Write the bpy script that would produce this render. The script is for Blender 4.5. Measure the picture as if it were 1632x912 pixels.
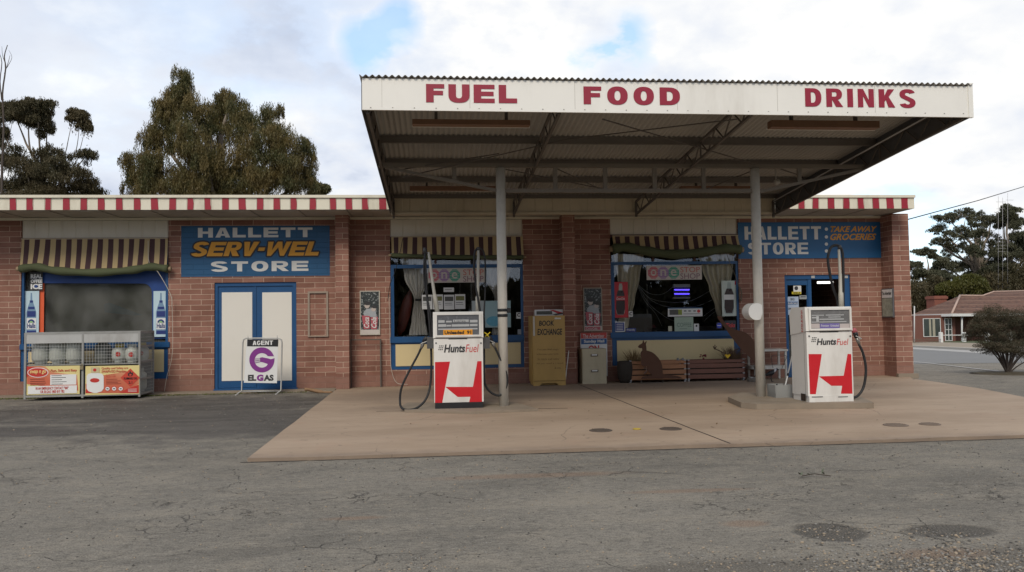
import bpy, bmesh, math, random
import numpy as np
from mathutils import Vector, Matrix
random.seed(7); rng = np.random.default_rng(7)
R = math.radians
S = bpy.context.scene
COL = S.collection
for o in list(bpy.data.objects): bpy.data.objects.remove(o)

# ------------------------------------------------------------------ camera
FPX = 1280.0                      # focal length in pixels of the 1632 px wide photograph
YAW, PITCH, ROLL = R(5.44), math.atan(55 / 1280), 0.0148
CAM = Vector((0, -16.55, 1.3))
Fw = Vector((math.sin(YAW) * math.cos(PITCH), math.cos(YAW) * math.cos(PITCH), math.sin(PITCH)))
R0 = Vector((math.cos(YAW), -math.sin(YAW), 0)); U0 = R0.cross(Fw)
Rt = R0 * math.cos(ROLL) - U0 * math.sin(ROLL)
Up = R0 * math.sin(ROLL) + U0 * math.cos(ROLL)
cd = bpy.data.cameras.new("camera"); cam = bpy.data.objects.new("camera", cd); COL.objects.link(cam)
cd.sensor_width = 36; cd.lens = FPX / 1632 * 36; cd.clip_start = 0.05; cd.clip_end = 3000
M = Matrix((Rt, Up, -Fw)).transposed().to_4x4(); M.translation = CAM
cam.matrix_world = M; S.camera = cam

def ray(px, py):
    return Fw + Rt * ((px - 816) / FPX) - Up * ((py - 456) / FPX)
def P(px, py, Y):                 # the point of the plane y = Y seen at that pixel
    d = ray(px, py); return CAM + d * ((Y - CAM.y) / d.y)
def gh(x, y):                     # height of the land
    return -0.0222 * max(0.0, min(y, 56.0))
def G(px, py, z=None):            # the ground point seen at that pixel
    d = ray(px, py); zz = 0.0 if z is None else z
    for _ in range(40):
        t = (zz - CAM.z) / d.z; p = CAM + d * t
        if z is None: zz = 0.5 * zz + 0.5 * gh(p.x, p.y)
    return p
def pxs(Y, n=1.0, px=816):        # n pixels in metres at plane Y
    return (P(px + n, 400, Y) - P(px, 400, Y)).length

# ------------------------------------------------------------------ light and sky
SUN_EL, SUN_AZ = R(42), R(196)    # direction the light comes from; azimuth clockwise from +Y
S.view_settings.view_transform = 'Standard'; S.view_settings.look = 'None'
S.view_settings.gamma = 1.0; S.view_settings.use_curve_mapping = False
S.view_settings.exposure = 0.55
w = bpy.data.worlds.new("World"); S.world = w; w.use_nodes = True
nt = w.node_tree; N = nt.nodes; L = nt.links; N.clear()
def nd(t, **k):
    n = N.new(t)
    for a, b in k.items(): setattr(n, a, b)
    return n
def wmath(op, a, b=None, clamp=False):
    n = nd('ShaderNodeMath', operation=op); n.use_clamp = clamp
    for i, v in enumerate((a, b)):
        if v is None: continue
        if isinstance(v, (int, float)): n.inputs[i].default_value = v
        else: L.new(v, n.inputs[i])
    return n.outputs[0]
out = nd('ShaderNodeOutputWorld'); bg = nd('ShaderNodeBackground'); bg.inputs[1].default_value = 0.12
sky = nd('ShaderNodeTexSky', sky_type='NISHITA'); sky.sun_disc = False
sky.sun_elevation = SUN_EL; sky.sun_rotation = SUN_AZ
tc = nd('ShaderNodeTexCoord')
# clouds: noise over a flat layer (direction divided by its height)
sep = nd('ShaderNodeSeparateXYZ'); L.new(tc.outputs['Generated'], sep.inputs[0])
h = wmath('ADD', wmath('MAXIMUM', sep.outputs[2], 0.0), 0.35)
comb = nd('ShaderNodeCombineXYZ'); L.new(wmath('DIVIDE', sep.outputs[0], h), comb.inputs[0]); L.new(wmath('DIVIDE', sep.outputs[1], h), comb.inputs[1])
n1 = nd('ShaderNodeTexNoise'); n1.inputs['Scale'].default_value = 1.7; n1.inputs['Detail'].default_value = 5; n1.inputs['Roughness'].default_value = 0.42
L.new(comb.outputs[0], n1.inputs['Vector'])
n2 = nd('ShaderNodeTexNoise'); n2.inputs['Scale'].default_value = 5.0; n2.inputs['Detail'].default_value = 6; n2.inputs['Roughness'].default_value = 0.55
L.new(comb.outputs[0], n2.inputs['Vector'])
def blob(px, py, rad, amp):       # a soft spot of sky around one direction
    d = ray(px, py).normalized()
    vm = nd('ShaderNodeVectorMath', operation='DISTANCE'); vm.inputs[1].default_value = d
    wob = nd('ShaderNodeVectorMath', operation='MULTIPLY_ADD'); L.new(n2.outputs['Color'], wob.inputs[0]); wob.inputs[1].default_value = (rad * 2.4,) * 3
    L.new(tc.outputs['Generated'], wob.inputs[2])
    off = nd('ShaderNodeVectorMath', operation='SUBTRACT'); L.new(wob.outputs[0], off.inputs[0]); off.inputs[1].default_value = (rad * 1.2,) * 3
    L.new(off.outputs[0], vm.inputs[0])
    q = wmath('DIVIDE', vm.outputs['Value'], rad)
    return wmath('MULTIPLY', wmath('SUBTRACT', 1.0, q, True), amp)
gap = blob(640, 42, 0.035, 0.9)
for a in ((985, 80, 0.055, 1.0), (1465, 395, 0.08, 1.3), (590, 66, 0.035, .8), (960, 115, 0.05, .6), (300, 80, .22, .2), (500, 20, .18, .2)):
    gap = wmath('ADD', gap, blob(*a))
shine = blob(1400, 60, 0.8, 0.62)
shine = wmath('ADD', shine, blob(380, 230, 0.30, 0.25))
shine = wmath('ADD', shine, blob(860, 60, 0.16, 0.35))
gm = nd('ShaderNodeMapRange', interpolation_type='SMOOTHSTEP'); L.new(n2.outputs['Fac'], gm.inputs['Value']); gm.inputs['From Min'].default_value = .38; gm.inputs['From Max'].default_value = .56
gap = wmath('MULTIPLY', wmath('MULTIPLY', gap, 1.5), wmath('ADD', gm.outputs['Result'], .12))
cover = wmath('SUBTRACT', 1.0, wmath('MULTIPLY', wmath('MINIMUM', gap, 1.0), 0.8), True)
lum = wmath('ADD', wmath('ADD', wmath('MULTIPLY', n1.outputs['Fac'], 1.1), wmath('MULTIPLY', n2.outputs['Fac'], 0.42)), shine)
cr = nd('ShaderNodeValToRGB'); L.new(wmath('SUBTRACT', wmath('MULTIPLY', lum, 0.95), 0.30), cr.inputs[0])
e = cr.color_ramp.elements
e[0].position = 0.25; e[0].color = (3.0, 3.4, 4.25, 1)
e[1].position = 0.95; e[1].color = (6.0, 5.95, 5.8, 1)
m_ = cr.color_ramp.elements.new(0.5); m_.color = (4.35, 4.65, 5.25, 1)
cr2 = nd('ShaderNodeMix', data_type='RGBA'); L.new(cover, cr2.inputs['Factor'])
blue = nd('ShaderNodeMix', data_type='RGBA', blend_type='ADD'); blue.inputs['Factor'].default_value = 1.0
L.new(sky.outputs[0], blue.inputs['A']); blue.inputs['B'].default_value = (0.7, 1.3, 2.0, 1)
L.new(blue.outputs['Result'], cr2.inputs['A']); L.new(cr.outputs[0], cr2.inputs['B'])
L.new(cr2.outputs['Result'], bg.inputs[0]); L.new(bg.outputs[0], out.inputs[0])

sd = bpy.data.lights.new("sun", 'SUN'); sd.energy = 1.5; sd.angle = R(22); sd.color = (1, 0.91, 0.78)
so = bpy.data.objects.new("sun", sd); COL.objects.link(so)
dv = Vector((math.sin(SUN_AZ) * math.cos(SUN_EL), math.cos(SUN_AZ) * math.cos(SUN_EL), math.sin(SUN_EL)))
so.rotation_euler = dv.to_track_quat('Z', 'Y').to_euler(); so.location = (0, -20, 30)
S.cycles.use_denoising = True; S.cycles.max_bounces = 6; S.cycles.transparent_max_bounces = 12
S.cycles.caustics_reflective = False; S.cycles.caustics_refractive = False

# ------------------------------------------------------------------ materials
class NT:
    def __init__(s, name):
        s.m = bpy.data.materials.new(name); s.m.use_nodes = True; s.t = s.m.node_tree; s.t.nodes.clear()
        s.out = s.n('ShaderNodeOutputMaterial'); s.co = s.n('ShaderNodeTexCoord').outputs['Object']
    def n(s, t, **k):
        x = s.t.nodes.new(t)
        for a, b in k.items(): setattr(x, a, b)
        return x
    def l(s, a, b): s.t.links.new(a, b)
    def v(s, sock, val):
        if isinstance(val, bpy.types.NodeSocket): s.l(val, sock)
        elif isinstance(val, tuple) and len(val) == 3 and sock.type == 'RGBA': sock.default_value = (*val, 1)
        else: sock.default_value = val
    def math(s, op, a, b=0.0, clamp=False):
        x = s.n('ShaderNodeMath', operation=op); x.use_clamp = clamp; s.v(x.inputs[0], a); s.v(x.inputs[1], b); return x.outputs[0]
    def noise(s, scale, detail=4, rough=.55, vec=None, stretch=None):
        x = s.n('ShaderNodeTexNoise'); x.inputs['Scale'].default_value = scale; x.inputs['Detail'].default_value = detail; x.inputs['Roughness'].default_value = rough
        vec = vec or s.co
        if stretch:
            mp = s.n('ShaderNodeMapping'); mp.inputs['Scale'].default_value = stretch; s.l(vec, mp.inputs['Vector']); vec = mp.outputs[0]
        s.l(vec, x.inputs['Vector']); return x.outputs['Fac']
    def ramp(s, f, a, b):          # smooth 0..1 between a and b
        x = s.n('ShaderNodeMapRange', interpolation_type='SMOOTHSTEP'); s.v(x.inputs['Value'], f); x.inputs['From Min'].default_value = a; x.inputs['From Max'].default_value = b
        return x.outputs['Result']
    def mix(s, f, a, b, mode='MIX'):
        x = s.n('ShaderNodeMix', data_type='RGBA', blend_type=mode); s.v(x.inputs['Factor'], f); s.v(x.inputs['A'], a); s.v(x.inputs['B'], b); return x.outputs['Result']
    def bsdf(s, col, rough=.6, metal=0., spec=.5, bump=None, bd=.01, bs=1., **k):
        b = s.n('ShaderNodeBsdfPrincipled'); s.v(b.inputs['Base Color'], col); s.v(b.inputs['Roughness'], rough); b.inputs['Metallic'].default_value = metal
        b.inputs['Specular IOR Level'].default_value = spec
        if bump is not None:
            x = s.n('ShaderNodeBump'); x.inputs['Distance'].default_value = bd; x.inputs['Strength'].default_value = bs; s.l(bump, x.inputs['Height']); s.l(x.outputs[0], b.inputs['Normal'])
        s.l(b.outputs[0], s.out.inputs[0]); s.b = b; return s.m
def sc3(c, k): return tuple(min(1, x * k) for x in c)
def srgb(r, g, b, k=1.0):
    return tuple(((v / 255 / 12.92) if v / 255 <= .04045 else ((v / 255 + .055) / 1.055) ** 2.4) * k for v in (r, g, b))
_mc = {}
def mat(name, c, rough=.55, var=.12, scale=6., metal=0., bump=0., dirt=0., spec=.5, streak=False):
    """a painted or plain surface with uneven tone and a little grime"""
    if name in _mc: return _mc[name]
    q = NT(name); f = q.noise(scale, 5, .6)
    col = q.mix(f, sc3(c, 1 - var), sc3(c, 1 + var))
    if dirt:
        d = q.ramp(q.noise(scale * .5, 6, .65, stretch=(1, 1, .25) if streak else None), .48, .72)
        col = q.mix(q.math('MULTIPLY', d, dirt), col, sc3((c[0] * .45 + .02, c[1] * .42 + .015, c[2] * .38 + .01), 1))
    r = q.math('ADD', q.math('MULTIPLY', q.noise(scale * 2, 3), .25), rough - .12)
    q.bsdf(col, r, metal, spec, q.noise(scale * 12, 3) if bump else None, bump)
    _mc[name] = q.m; return q.m
def brick_mat(name, tone=1.0):
    q = NT(name); s = q.n('ShaderNodeSeparateXYZ'); q.l(q.co, s.inputs[0])
    u = q.math('ADD', s.outputs[0], s.outputs[1]); c = q.n('ShaderNodeCombineXYZ'); q.l(u, c.inputs[0]); q.l(s.outputs[2], c.inputs[1])
    wob = q.n('ShaderNodeVectorMath', operation='MULTIPLY_ADD'); nn = q.n('ShaderNodeTexNoise'); nn.inputs['Scale'].default_value = 9; q.l(c.outputs[0], nn.inputs['Vector'])
    q.l(nn.outputs['Color'], wob.inputs[0]); wob.inputs[1].default_value = (.008, .008, 0); q.l(c.outputs[0], wob.inputs[2])
    b = q.n('ShaderNodeTexBrick'); q.l(wob.outputs[0], b.inputs['Vector']); b.offset = .5
    b.inputs['Scale'].default_value = 1; b.inputs['Brick Width'].default_value = .405; b.inputs['Row Height'].default_value = .1065; b.inputs['Mortar Size'].default_value = .0055
    b.inputs['Mortar Smooth'].default_value = .25; b.inputs['Bias'].default_value = -.1
    b.inputs['Color1'].default_value = (.232 * tone, .113 * tone, .082 * tone, 1); b.inputs['Color2'].default_value = (.340 * tone, .178 * tone, .133 * tone, 1)
    b.inputs['Mortar'].default_value = (.58, .43, .33, 1)
    g = q.mix(q.ramp(q.noise(2.2, 6, .65), .35, .75), b.outputs['Color'], q.mix(1.0, b.outputs['Color'], (.76, .72, .70), 'MULTIPLY'))
    g = q.mix(q.math('MULTIPLY', q.ramp(q.noise(28, 4, .7), .55, .8), .45), g, (.17, .085, .07))
    g = q.mix(q.math('MULTIPLY', q.ramp(q.noise(5, 6, .7), .62, .78), .35), g, (.42, .31, .26))
    wv = q.ramp(q.noise(1.3, 6, .7, stretch=(2.5, 2.5, .35)), .55, .75); g = q.mix(q.math('MULTIPLY', wv, .35), g, (.12, .075, .06))
    # the render coat on the lowest courses
    low = q.ramp(s.outputs[2], .245, .235); low = q.math('MULTIPLY', low, q.ramp(q.noise(7, 3), .1, .35))
    g = q.mix(q.math('MULTIPLY', low, .8), g, q.mix(q.noise(9, 5), (.20, .10, .075), (.30, .17, .13)))
    hgt = q.math('ADD', q.math('MULTIPLY', b.outputs['Fac'], -.7), q.math('MULTIPLY', q.noise(60, 4), .35))
    return q.bsdf(g, .85, spec=.25, bump=hgt, bd=.010, bs=.9)
def glass_mat(name, tint=(.75, .8, .8), k=1.6, rough=.01, haze=0.0):
    q = NT(name); tr = q.n('ShaderNodeBsdfTransparent'); tr.inputs[0].default_value = (*tint, 1)
    gl = q.n('ShaderNodeBsdfGlossy'); gl.inputs['Roughness'].default_value = rough; gl.inputs[0].default_value = (.9, .95, 1, 1)
    fr = q.n('ShaderNodeFresnel'); fr.inputs[0].default_value = 1.5
    mx = q.n('ShaderNodeMixShader'); q.l(q.math('MULTIPLY', fr.outputs[0], k, True), mx.inputs[0]); q.l(tr.outputs[0], mx.inputs[1]); q.l(gl.outputs[0], mx.inputs[2])
    last = mx.outputs[0]
    if haze:
        df = q.n('ShaderNodeBsdfDiffuse'); df.inputs[0].default_value = (.35, .35, .33, 1); m2 = q.n('ShaderNodeMixShader')
        f = q.math('MULTIPLY', q.ramp(q.noise(2.2, 5, .5, stretch=(1, 1, .7)), .1, .9), haze); q.l(f, m2.inputs[0]); q.l(last, m2.inputs[1]); q.l(df.outputs[0], m2.inputs[2]); last = m2.outputs[0]
    q.l(last, q.out.inputs[0]); return q.m
def leaf_mat(name, c1, c2, c3):
    q = NT(name); f = q.noise(.7, 3, .6); f2 = q.noise(9, 2)
    col = q.mix(q.ramp(f, .35, .65), c1, c2); col = q.mix(q.ramp(f2, .45, .75), col, c3)
    b = q.n('ShaderNodeBsdfDiffuse'); q.l(col, b.inputs[0]); t = q.n('ShaderNodeBsdfTranslucent'); q.l(col, t.inputs[0])
    g = q.n('ShaderNodeBsdfGlossy'); g.inputs['Roughness'].default_value = .45; g.inputs[0].default_value = (.6, .6, .55, 1)
    m1 = q.n('ShaderNodeMixShader'); m1.inputs[0].default_value = .25; q.l(b.outputs[0], m1.inputs[1]); q.l(t.outputs[0], m1.inputs[2])
    m2 = q.n('ShaderNodeMixShader'); m2.inputs[0].default_value = .03; q.l(m1.outputs[0], m2.inputs[1]); q.l(g.outputs[0], m2.inputs[2]); q.l(m2.outputs[0], q.out.inputs[0]); return q.m
def emit(name, c, k):
    q = NT(name); e = q.n('ShaderNodeEmission'); e.inputs[0].default_value = (*c, 1); e.inputs[1].default_value = k; q.l(e.outputs[0], q.out.inputs[0]); return q.m

# ------------------------------------------------------------------ mesh helpers
ORG = {}
def link(o, parent=None):
    COL.objects.link(o)
    if parent is not None: o.parent = parent
    return o
def tag(o, label=None, cat=None, group=None, kind=None):
    for k, v in (('label', label), ('category', cat), ('group', group), ('kind', kind)):
        if v: o[k] = v
    return o
def thing(name, label, cat, loc, group=None):
    o = bpy.data.objects.new(name, None); o.empty_display_size = .2; link(o); o.location = loc; ORG[o.name] = Vector(loc)
    return tag(o, label, cat, group)
class MB:
    def __init__(s): s.b = bmesh.new(); s.mi = 0; s.sm = False
    def face(s, vs):
        try: f = s.b.faces.new(vs); f.material_index = s.mi; f.smooth = s.sm; return f
        except ValueError: return None
    def poly3(s, pts): return s.face([s.b.verts.new(p) for p in pts])
    def box(s, x0, x1, y0, y1, z0, z1):
        v = [s.b.verts.new((x, y, z)) for x in (x0, x1) for y in (y0, y1) for z in (z0, z1)]
        for f in ((0, 1, 3, 2), (4, 6, 7, 5), (0, 4, 5, 1), (2, 3, 7, 6), (0, 2, 6, 4), (1, 5, 7, 3)): s.face([v[i] for i in f])
        return s
    def bar(s, a, b, wx, wz=None, up=(0, 0, 1)):   # rectangular bar between two points
        a = Vector(a); b = Vector(b); wz = wz or wx; d = (b - a).normalized(); u = Vector(up)
        if abs(d.dot(u)) > .98: u = Vector((0, 1, 0))
        sx = d.cross(u).normalized() * wx / 2; sz = sx.cross(d).normalized() * wz / 2
        c = [[s.b.verts.new(p + i * sx + j * sz) for i, j in ((-1, -1), (1, -1), (1, 1), (-1, 1))] for p in (a, b)]
        s.face(c[0]); s.face(c[1][::-1])
        for i in range(4): s.face([c[0][i], c[1][i], c[1][(i + 1) % 4], c[0][(i + 1) % 4]])
        return s
    def tube(s, pts, r, n=8, cap=True):
        pts = [Vector(p) for p in pts]; m = len(pts); rr = r if isinstance(r, (list, tuple)) else [r] * m; rings = []; ref = None
        for i, p in enumerate(pts):
            d = (pts[min(i + 1, m - 1)] - pts[max(i - 1, 0)]).normalized()
            if ref is None: ref = Vector((0, 0, 1)) if abs(d.z) < .9 else Vector((1, 0, 0))
            a = (ref - d * ref.dot(d)).normalized(); ref = a; b = d.cross(a)
            rings.append([s.b.verts.new(p + (a * math.cos(t) + b * math.sin(t)) * rr[i]) for t in (2 * math.pi * k / n for k in range(n))])
        sm = s.sm; s.sm = True
        for i in range(m - 1):
            for k in range(n): s.face([rings[i][k], rings[i][(k + 1) % n], rings[i + 1][(k + 1) % n], rings[i + 1][k]])
        s.sm = sm
        if cap: s.face(rings[0][::-1]); s.face(rings[-1])
        return s
    def lathe(s, c, prof, n=20, axis='z', cap=True):
        c = Vector(c); rings = []
        for r, hh in prof:
            ring = []
            for k in range(n):
                t = 2 * math.pi * k / n; a, b = math.cos(t) * r, math.sin(t) * r
                ring.append(s.b.verts.new(c + (Vector((a, b, hh)) if axis == 'z' else Vector((a, hh, b)) if axis == 'y' else Vector((hh, a, b)))))
            rings.append(ring)
        sm = s.sm; s.sm = True
        for i in range(len(rings) - 1):
            for k in range(n): s.face([rings[i][k], rings[i][(k + 1) % n], rings[i + 1][(k + 1) % n], rings[i + 1][k]])
        s.sm = sm
        if cap: s.face(rings[0][::-1]); s.face(rings[-1])
        return s
    def prism(s, pts, y0, y1):    # outline in x, z given thickness from y0 to y1
        a = [s.b.verts.new((p[0], y0, p[1])) for p in pts]; b = [s.b.verts.new((p[0], y1, p[1])) for p in pts]
        s.face(a); s.face(b[::-1]); m = len(pts)
        for i in range(m): s.face([a[i], b[i], b[(i + 1) % m], a[(i + 1) % m]])
        return s
    def slab(s, pts, z0, z1):     # outline in x, y given height from z0 to z1
        a = [s.b.verts.new((p[0], p[1], z0)) for p in pts]; b = [s.b.verts.new((p[0], p[1], z1)) for p in pts]
        s.face(a[::-1]); s.face(b); m = len(pts)
        for i in range(m): s.face([a[i], a[(i + 1) % m], b[(i + 1) % m], b[i]])
        return s
    def grid(s, fn, nu, nv):
        v = [[s.b.verts.new(fn(i / nu, j / nv)) for j in range(nv + 1)] for i in range(nu + 1)]
        for i in range(nu):
            for j in range(nv): s.face([v[i][j], v[i + 1][j], v[i + 1][j + 1], v[i][j + 1]])
        return s
    def build(s, name, mats, parent=None, bevel=0., seg=2):
        if bevel:
            eds = [e for e in s.b.edges if len(e.link_faces) == 2 and e.calc_face_angle(0) > .6]
            bmesh.ops.bevel(s.b, geom=eds, offset=bevel, segments=seg, affect='EDGES', profile=.5, clamp_overlap=True)
        bmesh.ops.recalc_face_normals(s.b, faces=s.b.faces[:])
        if parent is not None: o0 = ORG[parent.name]
        else:
            c = [v.co for v in s.b.verts]; o0 = Vector(((min(v.x for v in c) + max(v.x for v in c)) / 2, (min(v.y for v in c) + max(v.y for v in c)) / 2, min(v.z for v in c)))
        bmesh.ops.translate(s.b, vec=-o0, verts=s.b.verts[:])
        me = bpy.data.meshes.new(name); s.b.to_mesh(me); s.b.free()
        for m in (mats if isinstance(mats, (list, tuple)) else [mats]): me.materials.append(m)
        o = bpy.data.objects.new(name, me); link(o, parent); ORG[o.name] = o0
        if parent is None: o.location = o0
        return o
def rect(Y, x0, y0, x1, y1):      # pixel rectangle -> X0, X1, Z0, Z1 on plane Y
    a = P(x0, (y0 + y1) / 2, Y).x; b = P(x1, (y0 + y1) / 2, Y).x; xm = (x0 + x1) / 2
    return a, b, P(xm, y1, Y).z, P(xm, y0, Y).z
def rbox(mb, Y, x0, y0, x1, y1, t=.02, back=0.):   # box filling a pixel rectangle, front face at Y
    a, b, c, d = rect(Y, x0, y0, x1, y1); mb.box(a, b, Y, Y + t, c, d); return mb
def pts(Y, lst, sx=1., ox=0., oy=0.):  # pixel outline (zoomed by sx, from corner ox, oy) -> x, z outline
    r = []
    for x, y in lst:
        p = P(ox + x / sx, oy + y / sx, Y); r.append((p.x, p.z))
    return r
def pth(Y, lst, dy=None):
    r = []
    for i, q in enumerate(lst): r.append(P(q[0], q[1], q[2] if len(q) > 2 else Y))
    return r
def smooth(ps, k=6):              # Catmull-Rom through the points
    ps = [Vector(p) for p in ps]; q = [ps[0] * 2 - ps[1]] + ps + [ps[-1] * 2 - ps[-2]]; r = []
    for i in range(1, len(q) - 2):
        for j in range(k):
            t = j / k; a, b, c, d = q[i - 1], q[i], q[i + 1], q[i + 2]
            r.append(.5 * ((2 * b) + (c - a) * t + (2 * a - 5 * b + 4 * c - d) * t * t + (3 * b - a - 3 * c + d) * t ** 3))
    return r + [ps[-1]]
DG = None
def letters(body, x0, x1, z0, z1, Y, m, parent, name='lettering', bold=.02, shear=0., thick=.003, side=None, keep=False, sp=1.0):
    """text fitted into a rectangle of the plane Y (or of the plane X = side), a few mm thick"""
    cu = bpy.data.curves.new('t', 'FONT'); cu.body = body; cu.offset = bold; cu.shear = shear; cu.space_character = sp; cu.resolution_u = 3; cu.fill_mode = 'FRONT'
    o = bpy.data.objects.new('t', cu); COL.objects.link(o); bpy.context.view_layer.update()
    me = bpy.data.meshes.new_from_object(o.evaluated_get(bpy.context.evaluated_depsgraph_get()))
    bpy.data.objects.remove(o); bpy.data.curves.remove(cu)
    me.name = name; v = np.empty(len(me.vertices) * 3); me.vertices.foreach_get('co', v); v = v.reshape(-1, 3)
    lo, hi = v.min(0), v.max(0); k = (v - lo) / np.maximum(hi - lo, 1e-6)
    if keep:
        asp = (hi - lo)[0] / (hi - lo)[1]; wd = (z1 - z0) * asp; c = (x0 + x1) / 2; wd = min(wd, x1 - x0); x0, x1 = c - wd / 2, c + wd / 2
    org = ORG[parent.name] if parent is not None else Vector((0, 0, 0))
    w_ = np.empty_like(v)
    if side is None:
        w_[:, 0] = x0 + k[:, 0] * (x1 - x0); w_[:, 1] = Y - thick; w_[:, 2] = z0 + k[:, 1] * (z1 - z0)
    else:
        w_[:, 0] = side - thick; w_[:, 1] = x1 + k[:, 0] * (x0 - x1); w_[:, 2] = z0 + k[:, 1] * (z1 - z0)
    w_ -= np.array(org); me.vertices.foreach_set('co', w_.ravel()); me.update()
    me.materials.clear(); me.materials.append(m)
    ob = bpy.data.objects.new(name, me); link(ob, parent); ORG[ob.name] = org; return ob
def plet(body, Y, x0, y0, x1, y1, m, parent, **k):
    a, b, c, d = rect(Y, x0, y0, x1, y1); return letters(body, a, b, c, d, Y, m, parent, **k)
# ---- heavy block capitals drawn as outlines (unit height)
def _ring(cx, cy, a, b, a2, b2, t0, t1, n=18, p=2.5):   # pieces of a thick rounded arc
    def se(A, B, t): c, s = math.cos(t), math.sin(t); return (cx + A * math.copysign(abs(c) ** (2 / p), c), cy + B * math.copysign(abs(s) ** (2 / p), s))
    r = []
    for i in range(n):
        u, v = t0 + (t1 - t0) * i / n, t0 + (t1 - t0) * (i + 1) / n; r.append([se(a, b, u), se(a, b, v), se(a2, b2, v), se(a2, b2, u)])
    return r
def glyph(ch, w, t, h=.2):     # width w, stem t, bar h, height 1
    B = lambda x0, y0, x1, y1: [(x0, y0), (x1, y0), (x1, y1), (x0, y1)]
    q = math.pi
    if ch == 'F': return [B(0, 0, t, 1), B(t, 1 - h, w, 1), B(t, .40, w * .93, .40 + h)]
    if ch == 'E': return [B(0, 0, t, 1), B(t, 1 - h, w, 1), B(t, .5 - h / 2, w * .95, .5 + h / 2), B(t, 0, w, h)]
    if ch == 'L': return [B(0, 0, t, 1), B(t, 0, w, h * 1.1)]
    if ch == 'I': return [B(0, 0, t, 1)]
    if ch == 'H': return [B(0, 0, t, 1), B(w - t, 0, w, 1), B(t, .5 - h / 2, w - t, .5 + h / 2)]
    if ch == 'T': return [B((w - t) / 2, 0, (w + t) / 2, 1 - h), B(0, 1 - h, w, 1)]
    if ch == '-': return [B(0, .36, w, .36 + h)]
    if ch == 'U': return [B(0, .42, t, 1), B(w - t, .42, w, 1)] + _ring(w / 2, .42, w / 2, .43, w / 2 - t, .42 - h, q, 2 * q)
    if ch in 'O': return _ring(w / 2, .5, w / 2, .52, w / 2 - t, .51 - h * 1.0, 0, 2 * q, 32, 2.3)
    if ch == 'D': return [B(0, 0, t, 1)] + [B(t, 1 - h, w * .45, 1), B(t, 0, w * .45, h)] + _ring(w * .45, .5, w * .55, .5, w * .55 - t, .5 - h, -q / 2, q / 2, 16, 2.4)
    if ch in 'RP':
        r = [B(0, 0, t, 1), B(t, 1 - h * .9, w * .55, 1), B(t, .38, w * .55, .38 + h * .85)] + _ring(w * .55, .69, w * .43, .31, w * .43 - t * .95, .31 - h * .88, -q / 2, q / 2, 14, 2.3)
        return r if ch == 'P' else r + [[(t * 1.05, .38), (w - t * 1.15, 0), (w * 1.03, 0), (w * .72, .38)]]
    if ch == 'N': return [[(0, 0), (t * .92, 0), (t * .92, .62), (w - t * .95, 0), (w, 0), (w, 1), (w - t * .92, 1), (w - t * .92, .38), (t * .95, 1), (0, 1)]]
    if ch == 'K': return [B(0, 0, t, 1), [(t, .30), (t * 1.25, .42), (w - t * 1.15, 0), (w * 1.02, 0), (w * .62, .58), (w * .98, 1), (w - t * 1.2, 1), (t, .62)]]
    if ch == 'V': return [[(0, 1), (t * 1.1, 1), (w / 2, .32), (w - t * 1.1, 1), (w, 1), (w / 2 + t * .55, 0), (w / 2 - t * .55, 0)]]
    if ch == 'A': return [[(0, 0), (t * 1.05, 0), (w * .5, .74), (w - t * 1.05, 0), (w, 0), (w / 2 + t * .55, 1), (w / 2 - t * .55, 1)], [(t * 1.05 + (w * .5 - t * 1.05) * .24, .178), (w - t * 1.05 - (w * .5 - t * 1.05) * .24, .178), (w - t * 1.05 - (w * .5 - t * 1.05) * .50, .37), (t * 1.05 + (w * .5 - t * 1.05) * .50, .37)]]
    if ch == 'W': return [[(0, 1), (t, 1), (w * .27, .38), (w * .5 - t * .42, 1), (w * .5 + t * .42, 1), (w * .73, .38), (w - t, 1), (w, 1), (w * .79 + t * .30, 0), (w * .79 - t * .42, 0), (w * .5, .60), (w * .21 + t * .42, 0), (w * .21 - t * .30, 0)]]
    if ch == 'G': return _ring(w / 2, .5, w / 2, .52, w / 2 - t, .51 - h, q * .24, q * 1.80, 24, 2.3) + [B(w * .56, .30, w, .52)]
    if ch == 'S':
        H = h * .92; r = _ring(w / 2, .735, w / 2 * .98, .285, w / 2 - t, .285 - H, q * .10, q * 1.25, 16, 2.2); r += _ring(w / 2, .265, w / 2, .285, w / 2 - t, .285 - H, -q * .92, q * .25, 16, 2.2)
        a, b = r[15], r[31]; r.append([a[1], a[2], b[1], b[2]] if False else [a[2], b[1], b[2], a[1]]); return r
    return []
GW = {'I': None, '-': .42, 'W': 1.55, 'L': .88, 'F': .86}
def block(word, x0, x1, z0, z1, Y, m_, parent, wid=.95, stem=.30, bar=.2, gap=.12, shear=0., thick=.004, name='lettering', grow=0., one=False):
    """heavy capitals fitted to the rectangle; each letter a part"""
    tot = 0; lay = []
    for ch in word:
        w_ = stem if ch == 'I' else wid * GW.get(ch, 1.0); lay.append((ch, tot, w_)); tot += w_ + gap
    tot -= gap; tot += shear; kx = (x1 - x0) / tot; kz = z1 - z0; mb = MB() if one else None
    shifts = [(0, 0)] if not grow else [(grow * math.cos(a * math.pi / 6), grow * math.sin(a * math.pi / 6)) for a in range(12)]
    for ch, ox, w_ in lay:
        m = mb or MB()
        for si, (gx, gz_) in enumerate(shifts):
            yy = Y - thick - si * .00012
            for poly in glyph(ch, w_, stem, bar):
                m.prism([(x0 + (ox + u + shear * v) * kx + gx, z0 + v * kz + gz_) for u, v in poly], yy, Y - .0006)
        if not one: m.build(name, m_, parent)
    if one: mb.build(name, m_, parent)
def pblock(word, Y, x0, y0, x1, y1, m_, parent, **k):
    a, b, c, d_ = rect(Y, x0, y0, x1, y1); block(word, a, b, c, d_, Y, m_, parent, **k)

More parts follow.
